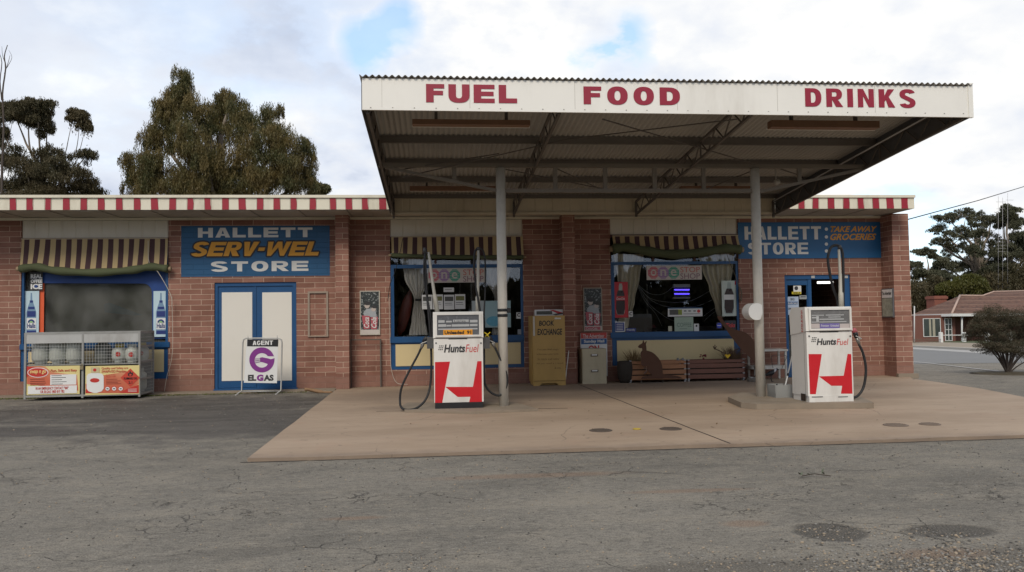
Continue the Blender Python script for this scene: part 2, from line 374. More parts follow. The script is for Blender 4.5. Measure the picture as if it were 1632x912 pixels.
# ------------------------------------------------------------------ shared materials
BRICK = brick_mat('brick'); BRICK2 = brick_mat('pillar_brick', 1.06)
BLUE = mat('blue_paint', (.006, .066, .185), .42, .15, 3, dirt=.25)
CREAM = mat('cream_paint', (.66, .62, .50), .6, .07, 3, dirt=.45, streak=True)
FWHITE = mat('fascia_white', (.78, .76, .70), .5, .05, 2, dirt=.34, streak=True)
RED = mat('red_paint', (.29, .009, .024), .5, .12, 4, dirt=.1)
YEL = mat('cream_yellow_panel', (.62, .50, .27), .6, .06, 2, dirt=.25)
DOORW = mat('door_board', (.70, .67, .60), .6, .04, 2, dirt=.15)
STEEL = mat('grey_steel', (.30, .29, .27), .5, .18, 5, dirt=.5, streak=True)
GALV = mat('galvanised_steel', (.42, .42, .40), .45, .12, 14, metal=.3, dirt=.35)
DARKST = mat('dark_steel', (.10, .085, .070), .65, .25, 6, dirt=.3)
ROOFM = mat('roof_sheet', (.35, .33, .295), .55, .15, 1.5, dirt=.35)
RUBBER = mat('black_rubber', (.009, .009, .010), .6, .2, 20)
BLACK = mat('black_paint', (.01, .01, .011), .5, .2, 8)
WHITE = mat('white_paint', (.70, .70, .68), .45, .04, 4, dirt=.12)
PUMPW = mat('pump_white', (.70, .685, .645), .38, .05, 3, dirt=.42, streak=True)
PUMPR = mat('pump_red', (.52, .012, .02), .35, .06, 5, dirt=.08)
PAPER = mat('paper', (.68, .68, .66), .7, .04, 6)
CHAR = mat('charcoal_print', (.03, .03, .032), .6, .1, 6)
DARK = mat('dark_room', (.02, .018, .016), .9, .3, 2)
SIGNB = None
def paint_on_brick(name, c):
    q = NT(name); s = q.n('ShaderNodeSeparateXYZ'); q.l(q.co, s.inputs[0])
    cc = q.n('ShaderNodeCombineXYZ'); q.l(q.math('ADD', s.outputs[0], s.outputs[1]), cc.inputs[0]); q.l(s.outputs[2], cc.inputs[1])
    b = q.n('ShaderNodeTexBrick'); q.l(cc.outputs[0], b.inputs['Vector']); b.offset = .5; b.inputs['Scale'].default_value = 1; b.inputs['Brick Width'].default_value = .405
    b.inputs['Row Height'].default_value = .1065; b.inputs['Mortar Size'].default_value = .005; b.inputs['Mortar Smooth'].default_value = .5
    col = q.mix(q.noise(1.4, 5, .6), sc3(c, .8), sc3(c, 1.2)); col = q.mix(q.math('MULTIPLY', b.outputs['Fac'], .35), col, sc3(c, .35))
    col = q.mix(q.math('MULTIPLY', q.ramp(q.noise(20, 5, .7), .6, .75), .25), col, (.25, .25, .25))
    return q.bsdf(col, .5, bump=q.math('ADD', q.math('MULTIPLY', b.outputs['Fac'], -.6), q.math('MULTIPLY', q.noise(50, 3), .3)), bd=.004)
SIGNB = paint_on_brick('sign_blue', (.008, .085, .20))

# ------------------------------------------------------------------ ground
def cracks(q, scale, width, wob=.35):
    nn = q.n('ShaderNodeTexNoise'); nn.inputs['Scale'].default_value = scale * 2.2; nn.inputs['Detail'].default_value = 6; q.l(q.co, nn.inputs['Vector'])
    a = q.n('ShaderNodeVectorMath', operation='MULTIPLY_ADD'); q.l(nn.outputs['Color'], a.inputs[0]); a.inputs[1].default_value = (wob, wob, 0); q.l(q.co, a.inputs[2])
    v = q.n('ShaderNodeTexVoronoi', feature='DISTANCE_TO_EDGE'); v.inputs['Scale'].default_value = scale; q.l(a.outputs[0], v.inputs['Vector'])
    return q.ramp(v.outputs['Distance'], width, 0.0)
def spot(q, x, y, rx, ry, soft=.35, nz=.5):        # an irregular patch lying at a place on the ground
    s = q.n('ShaderNodeSeparateXYZ'); q.l(q.co, s.inputs[0])
    dx = q.math('DIVIDE', q.math('SUBTRACT', s.outputs[0], x), rx); dy = q.math('DIVIDE', q.math('SUBTRACT', s.outputs[1], y), ry)
    d = q.math('SQRT', q.math('ADD', q.math('MULTIPLY', dx, dx), q.math('MULTIPLY', dy, dy)))
    d = q.math('ADD', d, q.math('MULTIPLY', q.math('SUBTRACT', q.noise(1.8, 6, .65), .5), nz * 2))
    return q.ramp(d, 1 + soft / 2, 1 - soft / 2)
def asphalt():
    q = NT('asphalt')
    big = q.noise(.35, 5, .6); mid = q.noise(2.2, 6, .62, stretch=(1, 1.6, 1)); fine = q.noise(85, 3, .7); vf = q.noise(260, 2, .6)
    col = q.mix(q.ramp(big, .35, .68), (.165, .149, .121), (.25, .226, .184))
    col = q.mix(q.math('MULTIPLY', q.ramp(mid, .42, .7), .6), col, (.31, .272, .21))
    col = q.mix(q.math('MULTIPLY', q.ramp(q.noise(5.5, 6, .7), .55, .72), .55), col, (.075, .068, .056))
    pk = q.noise(24, 5, .75, stretch=(.7, 1.3, 1)); col = q.mix(q.math('MULTIPLY', q.ramp(pk, .5, .68), .5), col, (.37, .335, .275)); col = q.mix(q.math('MULTIPLY', q.ramp(pk, .5, .34), .55), col, (.055, .05, .042))
    wr = q.noise(.9, 6, .75, stretch=(.35, 1.4, 1)); col = q.mix(q.math('MULTIPLY', q.ramp(wr, .54, .68), .5), col, (.33, .29, .225)); col = q.mix(q.math('MULTIPLY', q.ramp(wr, .46, .34), .45), col, (.07, .064, .054))
    # damp dark seal by the shop's left wing
    dk = q.math('MAXIMUM', spot(q, -4.4, -3.0, 3.0, 2.0, .6, 1.1), spot(q, -2.9, -5.0, 1.7, 1.9, .6, 1.0))
    dk = q.math('MAXIMUM', dk, spot(q, -6.0, -5.6, 2.2, .7, .8, 1.3))
    col = q.mix(q.math('MULTIPLY', dk, .92), col, q.mix(q.ramp(q.noise(1.6, 6, .7, stretch=(.5, 1.6, 1)), .35, .62), (.022, .018, .016), (.082, .072, .062)))
    # potholes and broken edge near the camera
    a = G(1332, 838); b = G(1490, 838); c = G(1600, 885); d = G(1150, 880)
    ph = q.math('MAXIMUM', spot(q, a.x - .03, a.y, .22, .22, .2, .35), spot(q, b.x + .1, b.y, .28, .15, .4, .5))
    br = q.math('MAXIMUM', spot(q, c.x + .1, c.y - .15, .95, .42, .3, .5), spot(q, d.x, d.y - .3, .9, .25, .7, .8))
    col = q.mix(q.math('MULTIPLY', ph, .85), col, (.048, .041, .033)); col = q.mix(q.math('MULTIPLY', br, .65), col, (.085, .072, .056))
    # orange clay stains
    for (px, py, rx, ry) in ((840, 752, .8, .10), (1185, 826, .14, .08), (1500, 872, .25, .1), (1100, 775, .45, .06), (560, 818, .2, .05)):
        g = G(px, py); col = q.mix(q.math('MULTIPLY', spot(q, g.x, g.y, rx, ry, .9, .5), .55), col, (.26, .155, .09))
    for (px, py, rx, ry) in ((1000, 752, .35, .06), (1380, 755, .6, .06)):
        g = G(px, py); col = q.mix(q.math('MULTIPLY', spot(q, g.x, g.y, rx, ry, .9, .5), .5), col, (.27, .24, .18))
    crk = q.math('MULTIPLY', cracks(q, .9, .0055, .8), q.ramp(q.noise(.9, 4), .50, .60))
    crk2 = q.math('MULTIPLY', cracks(q, 3.2, .022, .45), q.ramp(q.noise(.8, 5), .55, .66))
    ck = q.math('MAXIMUM', crk, crk2); col = q.mix(q.math('MULTIPLY', ck, .75), col, (.03, .027, .024))
    # aggregate
    v = q.n('ShaderNodeTexVoronoi'); v.inputs['Scale'].default_value = 75; q.l(q.co, v.inputs['Vector']); sv = q.n('ShaderNodeSeparateColor'); q.l(v.outputs['Color'], sv.inputs[0])
    st = q.math('MULTIPLY', q.ramp(v.outputs['Distance'], .35, .2), q.ramp(sv.outputs[0], .62, .75))
    col = q.mix(q.math('MULTIPLY', st, .55), col, q.mix(sv.outputs[1], (.16, .15, .135), (.36, .33, .28)))
    dkst = q.math('MULTIPLY', q.ramp(v.outputs['Distance'], .4, .2), q.ramp(sv.outputs[0], .3, .2)); col = q.mix(q.math('MULTIPLY', dkst, .5), col, (.05, .047, .043))
    col = q.mix(q.math('MULTIPLY', q.ramp(fine, .4, .7), .55), col, (.25, .235, .20)); col = q.mix(q.math('MULTIPLY', q.ramp(fine, .55, .33), .55), col, (.055, .05, .046))
    hgt = q.math('ADD', q.math('MULTIPLY', fine, .5), q.math('MULTIPLY', st, .6)); hgt = q.math('ADD', hgt, q.math('MULTIPLY', mid, 1.2)); hgt = q.math('ADD', hgt, q.math('MULTIPLY', pk, 1.2)); hgt = q.math('SUBTRACT', hgt, q.math('MULTIPLY', ck, 1.2)); hgt = q.math('SUBTRACT', hgt, q.math('MULTIPLY', ph, 1.5))
    return q.bsdf(col, q.math('SUBTRACT', .88, q.math('MULTIPLY', dk, .22)), spec=.3, bump=hgt, bd=.016, bs=1.0)
def concrete():
    q = NT('apron_concrete')
    big = q.noise(.5, 5, .6, stretch=(1, 2.2, 1)); mid = q.noise(3, 6, .65, stretch=(.6, 2, 1))
    col = q.mix(q.ramp(big, .3, .7), (.265, .193, .133), (.355, .268, .192))
    col = q.mix(q.math('MULTIPLY', q.ramp(mid, .5, .75), .45), col, (.20, .15, .115))
    col = q.mix(q.math('MULTIPLY', q.ramp(q.noise(1.1, 6, .7), .55, .75), .5), col, (.33, .20, .135))
    col = q.mix(q.math('MULTIPLY', q.ramp(q.noise(9, 5, .7), .66, .74), .6), col, (.085, .07, .058))
    for (x, y, rx, ry, k) in ((0.4, -4.2, 1.3, .55, .55), (2.7, -3.0, 1.6, .5, .35), (5.8, -4.2, 1.5, .6, .4), (4, -1.3, 3.5, .7, .4), (-.6, -2.0, 1.2, 1.2, .45)):
        col = q.mix(q.math('MULTIPLY', spot(q, x, y, rx, ry, 1.0, .7), k), col, (.125, .095, .075))
    drip = q.ramp(q.noise(6.5, 3, .6), .64, .72); col = q.mix(q.math('MULTIPLY', drip, .55), col, (.06, .045, .035))
    crk = q.math('MULTIPLY', cracks(q, .45, .004, .5), q.ramp(q.noise(.6, 3), .47, .56)); col = q.mix(q.math('MULTIPLY', crk, .7), col, (.07, .055, .045))
    col = q.mix(q.math('MULTIPLY', q.noise(120, 3, .7), .35), col, (.41, .32, .23))
    s = q.n('ShaderNodeSeparateXYZ'); q.l(q.co, s.inputs[0])
    col = q.mix(q.math('MULTIPLY', q.ramp(q.math('ADD', s.outputs[1], q.math('MULTIPLY', q.noise(4, 5), .5)), -7.9, -8.35), .55), col, (.15, .115, .09))
    return q.bsdf(col, q.math('ADD', .62, q.math('MULTIPLY', mid, .3)), spec=.35, bump=q.math('ADD', mid, q.math('MULTIPLY', q.noise(140, 3), .35)), bd=.004)
ASPH = asphalt(); CONC = concrete()
DIRT = mat('dirt', (.20, .155, .10), .9, .3, 1.5, bump=.01); LAWN = mat('lawn', (.06, .075, .025), .9, .4, 3)
ROADM = mat('road_seal', (.155, .155, .15), .85, .12, .6, dirt=.12); LINEW = mat('road_line', (.36, .35, .33), .8, .3, 4)
ISLC = mat('island_concrete', (.24, .195, .145), .85, .25, 4, dirt=.5, bump=.004)
m = MB()
ys = [-160, 0, 56, 600]; xs = [-400, 0, 400]
def gz(y): return gh(0, y) - .035
for i in range(2):
    for j in range(3): m.poly3([(xs[i], ys[j], gz(ys[j])), (xs[i + 1], ys[j], gz(ys[j])), (xs[i + 1], ys[j + 1], gz(ys[j + 1])), (xs[i], ys[j + 1], gz(ys[j + 1]))])
bmesh.ops.remove_doubles(m.b, verts=m.b.verts[:], dist=1e-4)
g_ = m.build('ground', ASPH); tag(g_, kind='structure')
# origin of the ground sheet at 0,0,0 so that its texture coordinates are metres
d = ORG['ground'] ; g_.data.transform(Matrix.Translation(d)); g_.location = (0, 0, 0)
def zero(o):
    d = Vector(o.location); o.data.transform(Matrix.Translation(d)); o.location = (0, 0, 0); return o
m = MB(); edge = [G(1455, 604), G(1475, 606.5), G(1500, 610), G(1530, 614.5), G(1560, 619), G(1600, 626.5), G(1632, 633), G(1680, 646)]
front = [(-1.84, -8.46)]; x = -1.84
while x < 9: x += .35 + random.random() * .4; front.append((x, -8.48 + random.uniform(-.03, .03)))
outl = [(-1.97, -.001)] + [(-1.97 + .13 * k / 10.6 + .006 * math.sin(k * 2.1), -.8 * k) for k in range(1, 10)] + front + [(16, -8.6), (16, -5.2)] + [(p.x, p.y) for p in reversed(edge)] + [(9.95, -.35), (9.9, -.001)]
m.slab(outl, -.06, 0.0); zero(tag(m.build('apron', CONC, bevel=0), kind='structure'))
m = MB(); j0, j1 = G(922, 613), G(1163, 707)
def jn(a, b, wd):
    a = Vector((a.x, a.y, 0)); b = Vector((b.x, b.y, 0)); n_ = 14; L_ = []; R_ = []; dd = (b - a).normalized(); nn = Vector((-dd.y, dd.x, 0)) * wd / 2
    for i in range(n_ + 1):
        p = a.lerp(b, i / n_) + nn * random.uniform(-.8, .8); L_.append(p + nn); R_.append(p - nn)
    m.slab([(p.x, p.y) for p in L_ + R_[::-1]], .001, .004)
jn(j0, j1, .013)
jn(G(600, 656), G(905, 651), .008)
zero(tag(m.build('apron_joint', mat('joint_dirt', (.035, .028, .022), .95)), kind='structure'))
m = MB(); m.slab([(-16.3, -.42), (-7.5, -.45), (-6.2, -.52), (-5.0, -.44), (-4.2, -.40), (-2.6, -.43), (-1.99, -.42), (-1.99, -.001), (-16.3, -.001)], -.06, -.004)
zero(tag(m.build('wall_footing_strip', ISLC), kind='structure'))
# road, kerb, footpath, lawn beyond
K0 = Vector((23.92, 14.26)); KD = (Vector((28.93, 30.01)) - K0).normalized(); KN = Vector((-KD.y, KD.x))
def strip(name, mt, a, b, t0, t1, up, kind='structure', th=0):
    m = MB(); n_ = 40
    P_ = lambda s_, t: K0 + KD * t + KN * s_
    for i in range(n_):
        ta, tb = t0 + (t1 - t0) * i / n_, t0 + (t1 - t0) * (i + 1) / n_; q = [P_(a, ta), P_(b, ta), P_(b, tb), P_(a, tb)]
        m.poly3([(p.x, p.y, gh(p.x, p.y) - .035 + up) for p in q])
        if th: m.poly3([(p.x, p.y, gh(p.x, p.y) - .035 + z) for p, z in ((q[2], up), (q[1], up), (q[1], 0), (q[2], 0))])
    return zero(tag(m.build(name, mt), kind=kind))
strip('road', ROADM, 0.0, 11.5, -10.5, 200, .006)
strip('kerb', mat('kerb_stone', (.40, .37, .32), .8, .12, 2), -.3, 0.0, -40, 200, .12, th=1)
strip('footpath', mat('footpath_dirt', (.25, .205, .15), .9, .15, 1), -6.0, -.31, -40, 200, .10)
strip('lawn', LAWN, -60, -6.01, -40, 200, .11)
strip('road_line', LINEW, 11.0, 11.12, -20, 60, .011)
strip('road_centre_line', LINEW, 6.3, 6.40, -20, 60, .011)
strip('road_edge_band', mat('pale_gutter', (.33, .32, .30), .85, .1, 2), 0.01, 1.4, -40, 200, .011)

# ------------------------------------------------------------------ the shop
shop = thing('shop_building', 'long single-storey brick roadside store with striped fascia and blue window frames', 'shop', (0, 0, 0))
ZT = 3.43; XL = -16.5; XR = 9.62
def opening(x0, x1, y0, y1):
    a, b, c, d_ = rect(0, x0, y0, x1, y1); return a, b, c, d_
W1 = opening(33, 268, 400, 606); D1 = opening(341.5, 472.5, 450, 622); W2 = opening(622.5, 834.5, 400, 587.5); W3 = opening(974.5, 1178.5, 400, 581); D2 = opening(1252.5, 1357.5, 438, 602)
m = MB(); x = XL
for (a, b, z0, z1), win in ((W1, 1), (D1, 0), (W2, 1), (W3, 1), (D2, 0)):
    m.box(x, a, 0, .24, -.05, ZT)
    if win: m.box(a, b, 0, .24, -.05, z0)
    else: m.box(a, b, 0, .24, z1, ZT)
    x = b
m.box(x, XR + .35, 0, .24, -.05, ZT); m.build('wall', BRICK, shop)
m = MB(); m.box(XR + .05, XR + .35, .25, 11, -.4, ZT); m.box(XL, XL + .3, .25, 11, -.4, ZT); m.box(XL, XR + .35, 11, 11.25, -.5, ZT); m.build('rear_wall', BRICK, shop)
for (px0, px1, dp) in ((536, 556, .40), (899, 918.5, .38)):   # brick piers
    a = P(px0 - 1, 500, -dp).x; b = P(px1, 500, -dp).x; m = MB(); m.box(a, b, -dp, -.001, -.05, ZT + .02); m.build('pillar', BRICK2, shop, bevel=.004, seg=1)
wxr = P(1453, 500, -.47).x
m = MB(); m.box(XR, wxr, -.47, -.001, -.05, ZT + .01); m.box(XR - .1, XR + .12, -.3, 2.5, ZT + .3, 3.86); m.build('wing_wall', BRICK2, shop, bevel=.004, seg=1)
m = MB(); m.box(XR - .02, wxr + .05, -.56, -.471, -.05, .07); m.build('wing_plinth', ISLC, shop, bevel=.01)
# interior (dark room behind the glass)
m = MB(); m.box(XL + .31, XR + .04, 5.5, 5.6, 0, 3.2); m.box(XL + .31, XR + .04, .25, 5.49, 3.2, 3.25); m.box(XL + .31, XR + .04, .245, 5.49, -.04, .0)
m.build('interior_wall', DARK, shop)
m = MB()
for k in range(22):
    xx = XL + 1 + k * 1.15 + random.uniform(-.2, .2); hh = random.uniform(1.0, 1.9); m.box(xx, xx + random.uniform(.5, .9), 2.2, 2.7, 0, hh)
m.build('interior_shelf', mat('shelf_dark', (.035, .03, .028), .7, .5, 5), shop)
# roof slab, fascia, soffit
m = MB(); m.box(XL, 9.66, -1.05, 11.3, 3.62, 3.68); m.build('roof', mat('roof_top', (.25, .25, .24), .6), shop)
FX0, FX1 = XL - 1, 9.74
cb0 = -.83; cb1 = 6.77       # stretch below the canopy is plain ribbed sheet
m = MB(); m.mi = 0
m.box(FX0, FX1, -1.1, -1.06, 3.46, 3.70); m.box(FX1 - .03, FX1, -1.06, .4, 3.46, 3.70)
x = FX0
m.build('fascia', CREAM, shop)
m = MB(); m.box(FX0, FX1 + .012, -1.13, .41, 3.683, 3.735); m.box(FX0, P(415, 316, -1.1).x, -1.134, -1.131, 3.684, 3.733); m.build('fascia_cap', CREAM, shop, bevel=.004)
st = [20.6 - 28.3 * k for k in range(1, 22)] + [v / 2.914 for v in (60, 138, 223, 308, 389, 470, 554, 637, 718, 802, 884, 965, 1047, 1125, 1208, 1286, 1363, 1453, 1546)] + [556, 582, 610] + [1253, 1277.5, 1300, 1324.6, 1349, 1372, 1396, 1418.7, 1442]
zt, zb = 3.675, 3.462
for c in st:
    wp = 5.0 + random.uniform(-.4, .4); x0 = P(c - wp, 325, -1.105).x; x1 = P(c + wp, 325, -1.105).x; k = random.uniform(-.006, .012)
    m = MB(); m.prism([(x0 + random.uniform(-.006, .006), zb), (x1 + k, zb), (x1 + random.uniform(-.008, .008), (zt + zb) / 2), (x1 - random.uniform(0, .01), zt), (x0 - k, zt)], -1.106, -1.1005); m.build('fascia_stripe', RED, shop)
m = MB()
for i, c in enumerate(st):
    if i + 1 < len(st) and st[i + 1] - c < 40:
        mid = (c + st[i + 1]) / 2
        for pxx in (c - 5.4, c + 5.4): xx = P(pxx, 325, -1.105).x; m.box(xx - .004, xx + .004, -1.103, -1.1005, zb, zt)
m.build('fascia_groove', mat('groove', (.30, .28, .22), .8), shop)
def ribbed(x0, x1, Y, z0, z1, pitch, name, mt, rib=.012, off=.6):
    m = MB(); n_ = max(1, round((x1 - x0) / pitch)); pr = []
    for i in range(n_):
        a = x0 + (x1 - x0) * i / n_; wd = (x1 - x0) / n_
        pr += [(a, Y), (a + .018, Y - rib), (a + wd * off, Y - rib), (a + wd * off + .014, Y - rib * .3), (a + wd - .012, Y - rib * .15)]
    pr.append((x1, Y)); pr.append((x1, Y + .01)); pr.append((x0, Y + .01)); m.slab(pr, z0, z1); return m.build(name, mt, shop)
ribbed(cb0, cb1, -1.108, 3.40, 3.70, .34, 'ribbed_panel', mat('beige_sheet', (.56, .49, .36), .6, .08, 2, dirt=.35, streak=True))
m = MB(); m.box(cb0, cb1, -1.15, -1.0, 3.355, 3.40); m.build('gutter', mat('beige_sheet', (0, 0, 0)), shop, bevel=.012)
m = MB()
for i in range(60):            # soffit sheets, each one slightly lapped
    a = FX0 + (FX1 - .1 - FX0) * i / 60; b = FX0 + (FX1 - .1 - FX0) * (i + 1) / 60
    m.box(a + .006, b - .006, -1.05, -.001, 3.445 + (.012 if i % 2 else 0), 3.457 + (.012 if i % 2 else 0))
m.build('soffit', mat('soffit_paint', (.42, .38, .32), .7, .1, 2, dirt=.5), shop)
m = MB(); m.box(FX0, XR - .002, -.05, -.002, 3.405, 3.45); m.box(FX0, XR - .002, -.065, -.05, 3.43, 3.447); m.build('eave_moulding', CREAM, shop)
# ribbed cream panels above the windows
RIB = mat('rib_cream', (.64, .60, .50), .6, .06, 2, dirt=.3, streak=True)
for W, pt, pb in ((W1, 354, 379), (W2, 354, 376.5), (W3, 354, 373.5)):
    xm = 816; zb = P({id(W1): 150, id(W2): 728, id(W3): 1076}[id(W)], pb, -.02).z
    ribbed(W[0], W[1], .03, zb, 3.404, .26, 'ribbed_panel', RIB, rib=.01, off=.9)
    m = MB(); m.box(W[0], W[1], -.01, .06, zb - .055, zb); m.build('head_rail', mat('maroon_paint', (.075, .028, .022), .6), shop)
def frame(name, Y, out_, inn, mt, parent, t=.05):   # frame around one hole, pixel rectangles, mitred boxes
    a = rect(Y, *out_); b = rect(Y, *inn); m = MB()
    if a[0] < b[0]: m.box(a[0], b[0], Y, Y + t, a[2], a[3])
    if b[1] < a[1]: m.box(b[1], a[1], Y, Y + t, a[2], a[3])
    if b[3] < a[3]: m.box(b[0], b[1], Y, Y + t, b[3], a[3])
    if a[2] < b[2]: m.box(b[0], b[1], Y, Y + t, a[2], b[2])
    return m.build(name, mt, parent, bevel=.003, seg=1)
GLASS = glass_mat('window_glass', (.95, .96, .96), 1.5); GLASS1 = glass_mat('hazy_glass', (.62, .64, .58), 2.2, .05, .34)  # left pane: grey haze colour stands in for a soft reflection
# window 1 (left wing)
wn = frame('window', .02, (33, 388, 268.5, 606), (38, 392, 264, 549), BLUE, shop); ORG[wn.name] = Vector((0, 0, 0))
m = MB(); rbox(m, .14, 36, 388, 266, 547, .006); m.build('pane', GLASS1, wn)
m = MB(); rbox(m, -.03, 31, 547, 270, 555.5, .12); m.build('sill', BLUE, wn, bevel=.008)
m = MB(); rbox(m, .005, 45, 559, 261, 595, .02); m.build('lower_panel', YEL, wn, bevel=.003)
# the blue painted surround inside the glass, rounded right corner
Ys = .10; m = MB()
P1 = lambda x, y: (P(x, y, Ys).x, P(x, y, Ys).z)
arc = [(228, 452)] + [(228 + 14 * math.sin(t * math.pi / 12), 466 - 14 * math.cos(t * math.pi / 12)) for t in range(1, 7)]
m.prism([P1(*p) for p in [(66, 430), (66, 451.5)] + arc + [(243, 540), (266, 540), (266, 430)]], Ys, Ys + .01); m.build('painted_surround', mat('royal_blue', (.006, .045, .20), .5, .2), wn)
m = MB(); rbox(m, Ys, 62, 451, 70, 548, .01); m.build('orange_post', mat('orange_paint', (.65, .10, .03), .5), wn)
m = MB(); m.prism([P1(164, 485), P1(172, 482), P1(225, 502), P1(215, 503), P1(165, 498)], .155, .165); m.build('painted_reflection', mat('pale_blue', (.10, .36, .60), .5), wn)  # blue reflection in the glass, made as a coloured sheet
m = MB(); rbox(m, .35, 60, 440, 250, 550, .02); m.build('inner_screen', mat('grey_screen', (.48, .46, .36), .8, .2, 1.0, dirt=.25, streak=False), wn)
# window 2
wn = frame('window', .02, (622.8, 421.5, 834.4, 587.5), (628, 427, 830, 536), BLUE, shop); ORG[wn.name] = Vector((0, 0, 0)); W2n = wn
m = MB(); rbox(m, .05, 623.5, 403, 834, 536, .006); m.build('pane', GLASS, wn)
m = MB(); rbox(m, -.03, 621.5, 535.5, 835.5, 545, .12); m.build('sill', BLUE, wn, bevel=.008)
m = MB(); rbox(m, .005, 630.5, 547.5, 830, 582, .02); m.build('lower_panel', YEL, wn, bevel=.003)
m = MB(); rbox(m, .02, 692, 404, 695.5, 421, .03); rbox(m, .02, 760, 404, 763.5, 421, .03); m.build('mullion', mat('maroon_paint', (0, 0, 0)), wn)
# window 3
wn = frame('window', .02, (974.8, 417, 1178.4, 581), (979.5, 421.5, 1174, 529), BLUE, shop); ORG[wn.name] = Vector((0, 0, 0)); W3n = wn
m = MB(); rbox(m, .05, 975.5, 398, 1178, 529, .006); m.build('pane', GLASS, wn)
m = MB(); rbox(m, -.03, 973.5, 528.5, 1179.5, 537.5, .12); m.build('sill', BLUE, wn, bevel=.008)
m = MB(); rbox(m, .005, 983.5, 541.5, 1170, 574, .02); m.build('lower_panel', YEL, wn, bevel=.003)
m = MB(); rbox(m, .02, 1039, 400, 1042.5, 416.5, .03); rbox(m, .02, 1105, 400, 1108.5, 416.5, .03); m.build('mullion', mat('maroon_paint', (0, 0, 0)), wn)
# blue double door
dr = frame('door', .03, (341.7, 450, 472.3, 622), (347, 456, 467, 618), BLUE, shop, .1); ORG[dr.name] = Vector((0, 0, 0))
for a, b, wa, wb in ((347, 406.5, 353.5, 402), (407.5, 467, 418, 465)):
    m = MB(); rbox(m, .055, a, 456, b, 618, .045); m.build('leaf', BLUE, dr, bevel=.003)
    m = MB(); rbox(m, .047, wa, 466, wb, 607, .0075); m.build('white_board', DOORW, dr)
m = MB(); rbox(m, .04, 405.8, 456, 408.2, 618, .014); m.build('cover_strip', BLUE, dr)
m = MB(); rbox(m, -.06, 340, 619.5, 474, 624, .09); m.build('door_step', BLUE, dr, bevel=.006)
# entry door
dr = frame('door', .03, (1252.7, 438, 1357.3, 602), (1255, 445, 1347, 601.5), BLUE, shop, .12); ORG[dr.name] = Vector((0, 0, 0))
m = MB(); rbox(m, .045, 1289.5, 445, 1295, 601.5, .09); m.build('mullion', BLUE, dr, bevel=.003)
lf = frame('leaf', .06, (1255, 445, 1289.5, 601), (1256.5, 454.5, 1287, 574), BLUE, dr, .04)
m = MB(); rbox(m, .075, 1256.5, 454.5, 1287, 574, .006); m.build('pane', GLASS, lf)
m = MB(); rbox(m, .07, 1349.5, 449, 1350.8, 482, .01); m.build('handle', GALV, dr)
for px in (1296, 1349):
    m = MB(); rbox(m, .02, px - 3, 439.5, px + 2.5, 443.5, .008); m.build('latch_plate', GALV, dr)
m = MB(); a = rect(.9, 1345, 452, 1356, 600); m.box(a[0] - .1, a[1], .2, 1.0, 0, 2.1); m.build('inner_side_wall', mat('inner_door_wood', (.20, .15, .09), .6), dr)
m = MB(); rbox(m, 1.6, 1304, 448.5, 1328, 452, .06); tag(m.build('fluorescent_lamp', emit('lamp_on', (1, .97, .9), 1.3)), 'lit fluorescent tube on the ceiling inside the open entry door', 'lamp')
# painted signs
sg = thing('painted_wall_sign', 'blue painted wall sign with white and orange store lettering over the blue double door', 'sign', (-3.8, -.004, 2.2))
m = MB(); rbox(m, -.004, 288.8, 360, 525.5, 440.5, .0035); bp = m.build('panel', SIGNB, sg)
SW = mat('sign_white', (.68, .67, .63), .6, .05, 5, dirt=.12); SO = mat('sign_orange', (.66, .30, .02), .55, .1, 5, dirt=.1)
pblock('HALLETT', -.005, 315.5, 363, 498, 378.5, SW, sg, wid=1.35, stem=.42, bar=.24, gap=.22, thick=.003)
pblock('SERV-WEL', -.005, 303, 385.5, 514, 408, BLACK, sg, wid=.95, stem=.33, bar=.23, gap=.07, shear=.3, thick=.001, grow=.032, one=True, name='letter_outline')
pblock('SERV-WEL', -.008, 303, 385.5, 514, 408, SO, sg, wid=.95, stem=.33, bar=.23, gap=.07, shear=.3, thick=.003)
pblock('STORE', -.005, 336, 416.5, 491.5, 432.5, SW, sg, wid=1.4, stem=.42, bar=.24, gap=.28, thick=.003)
sg = thing('painted_wall_sign', 'blue wall sign with white lettering and a row of white dots above the shop entry', 'sign', (8.2, -.02, 2.4))
m = MB(); rbox(m, -.02, 1176.5, 354.3, 1408.5, 411.8, .0195); m.build('panel', mat('sign_board_blue', (.008, .095, .235), .45, .12, 2, dirt=.2), sg)
pblock('HALLETT', -.02, 1186.5, 361, 1308.5, 382, SW, sg, wid=.70, stem=.25, bar=.19, gap=.10, thick=.003); pblock('STORE', -.02, 1192, 387, 1288, 405.5, SW, sg, wid=.82, stem=.27, bar=.19, gap=.13, thick=.003)
for yy in (365.4, 377.8, 389.2, 400.2):
    c = P(1317, yy, -.02); m = MB(); m.lathe((c.x, -.023, c.z), [(.036, 0), (.036, .003)], 16, 'y'); m.build('dot', SW, sg)
plet('TAKE AWAY', -.02, 1323.5, 360.5, 1398, 370, SO, sg, bold=.03, shear=.35); plet('GROCERIES', -.02, 1323, 372.5, 1396.5, 382.8, SO, sg, bold=.03, shear=.35)

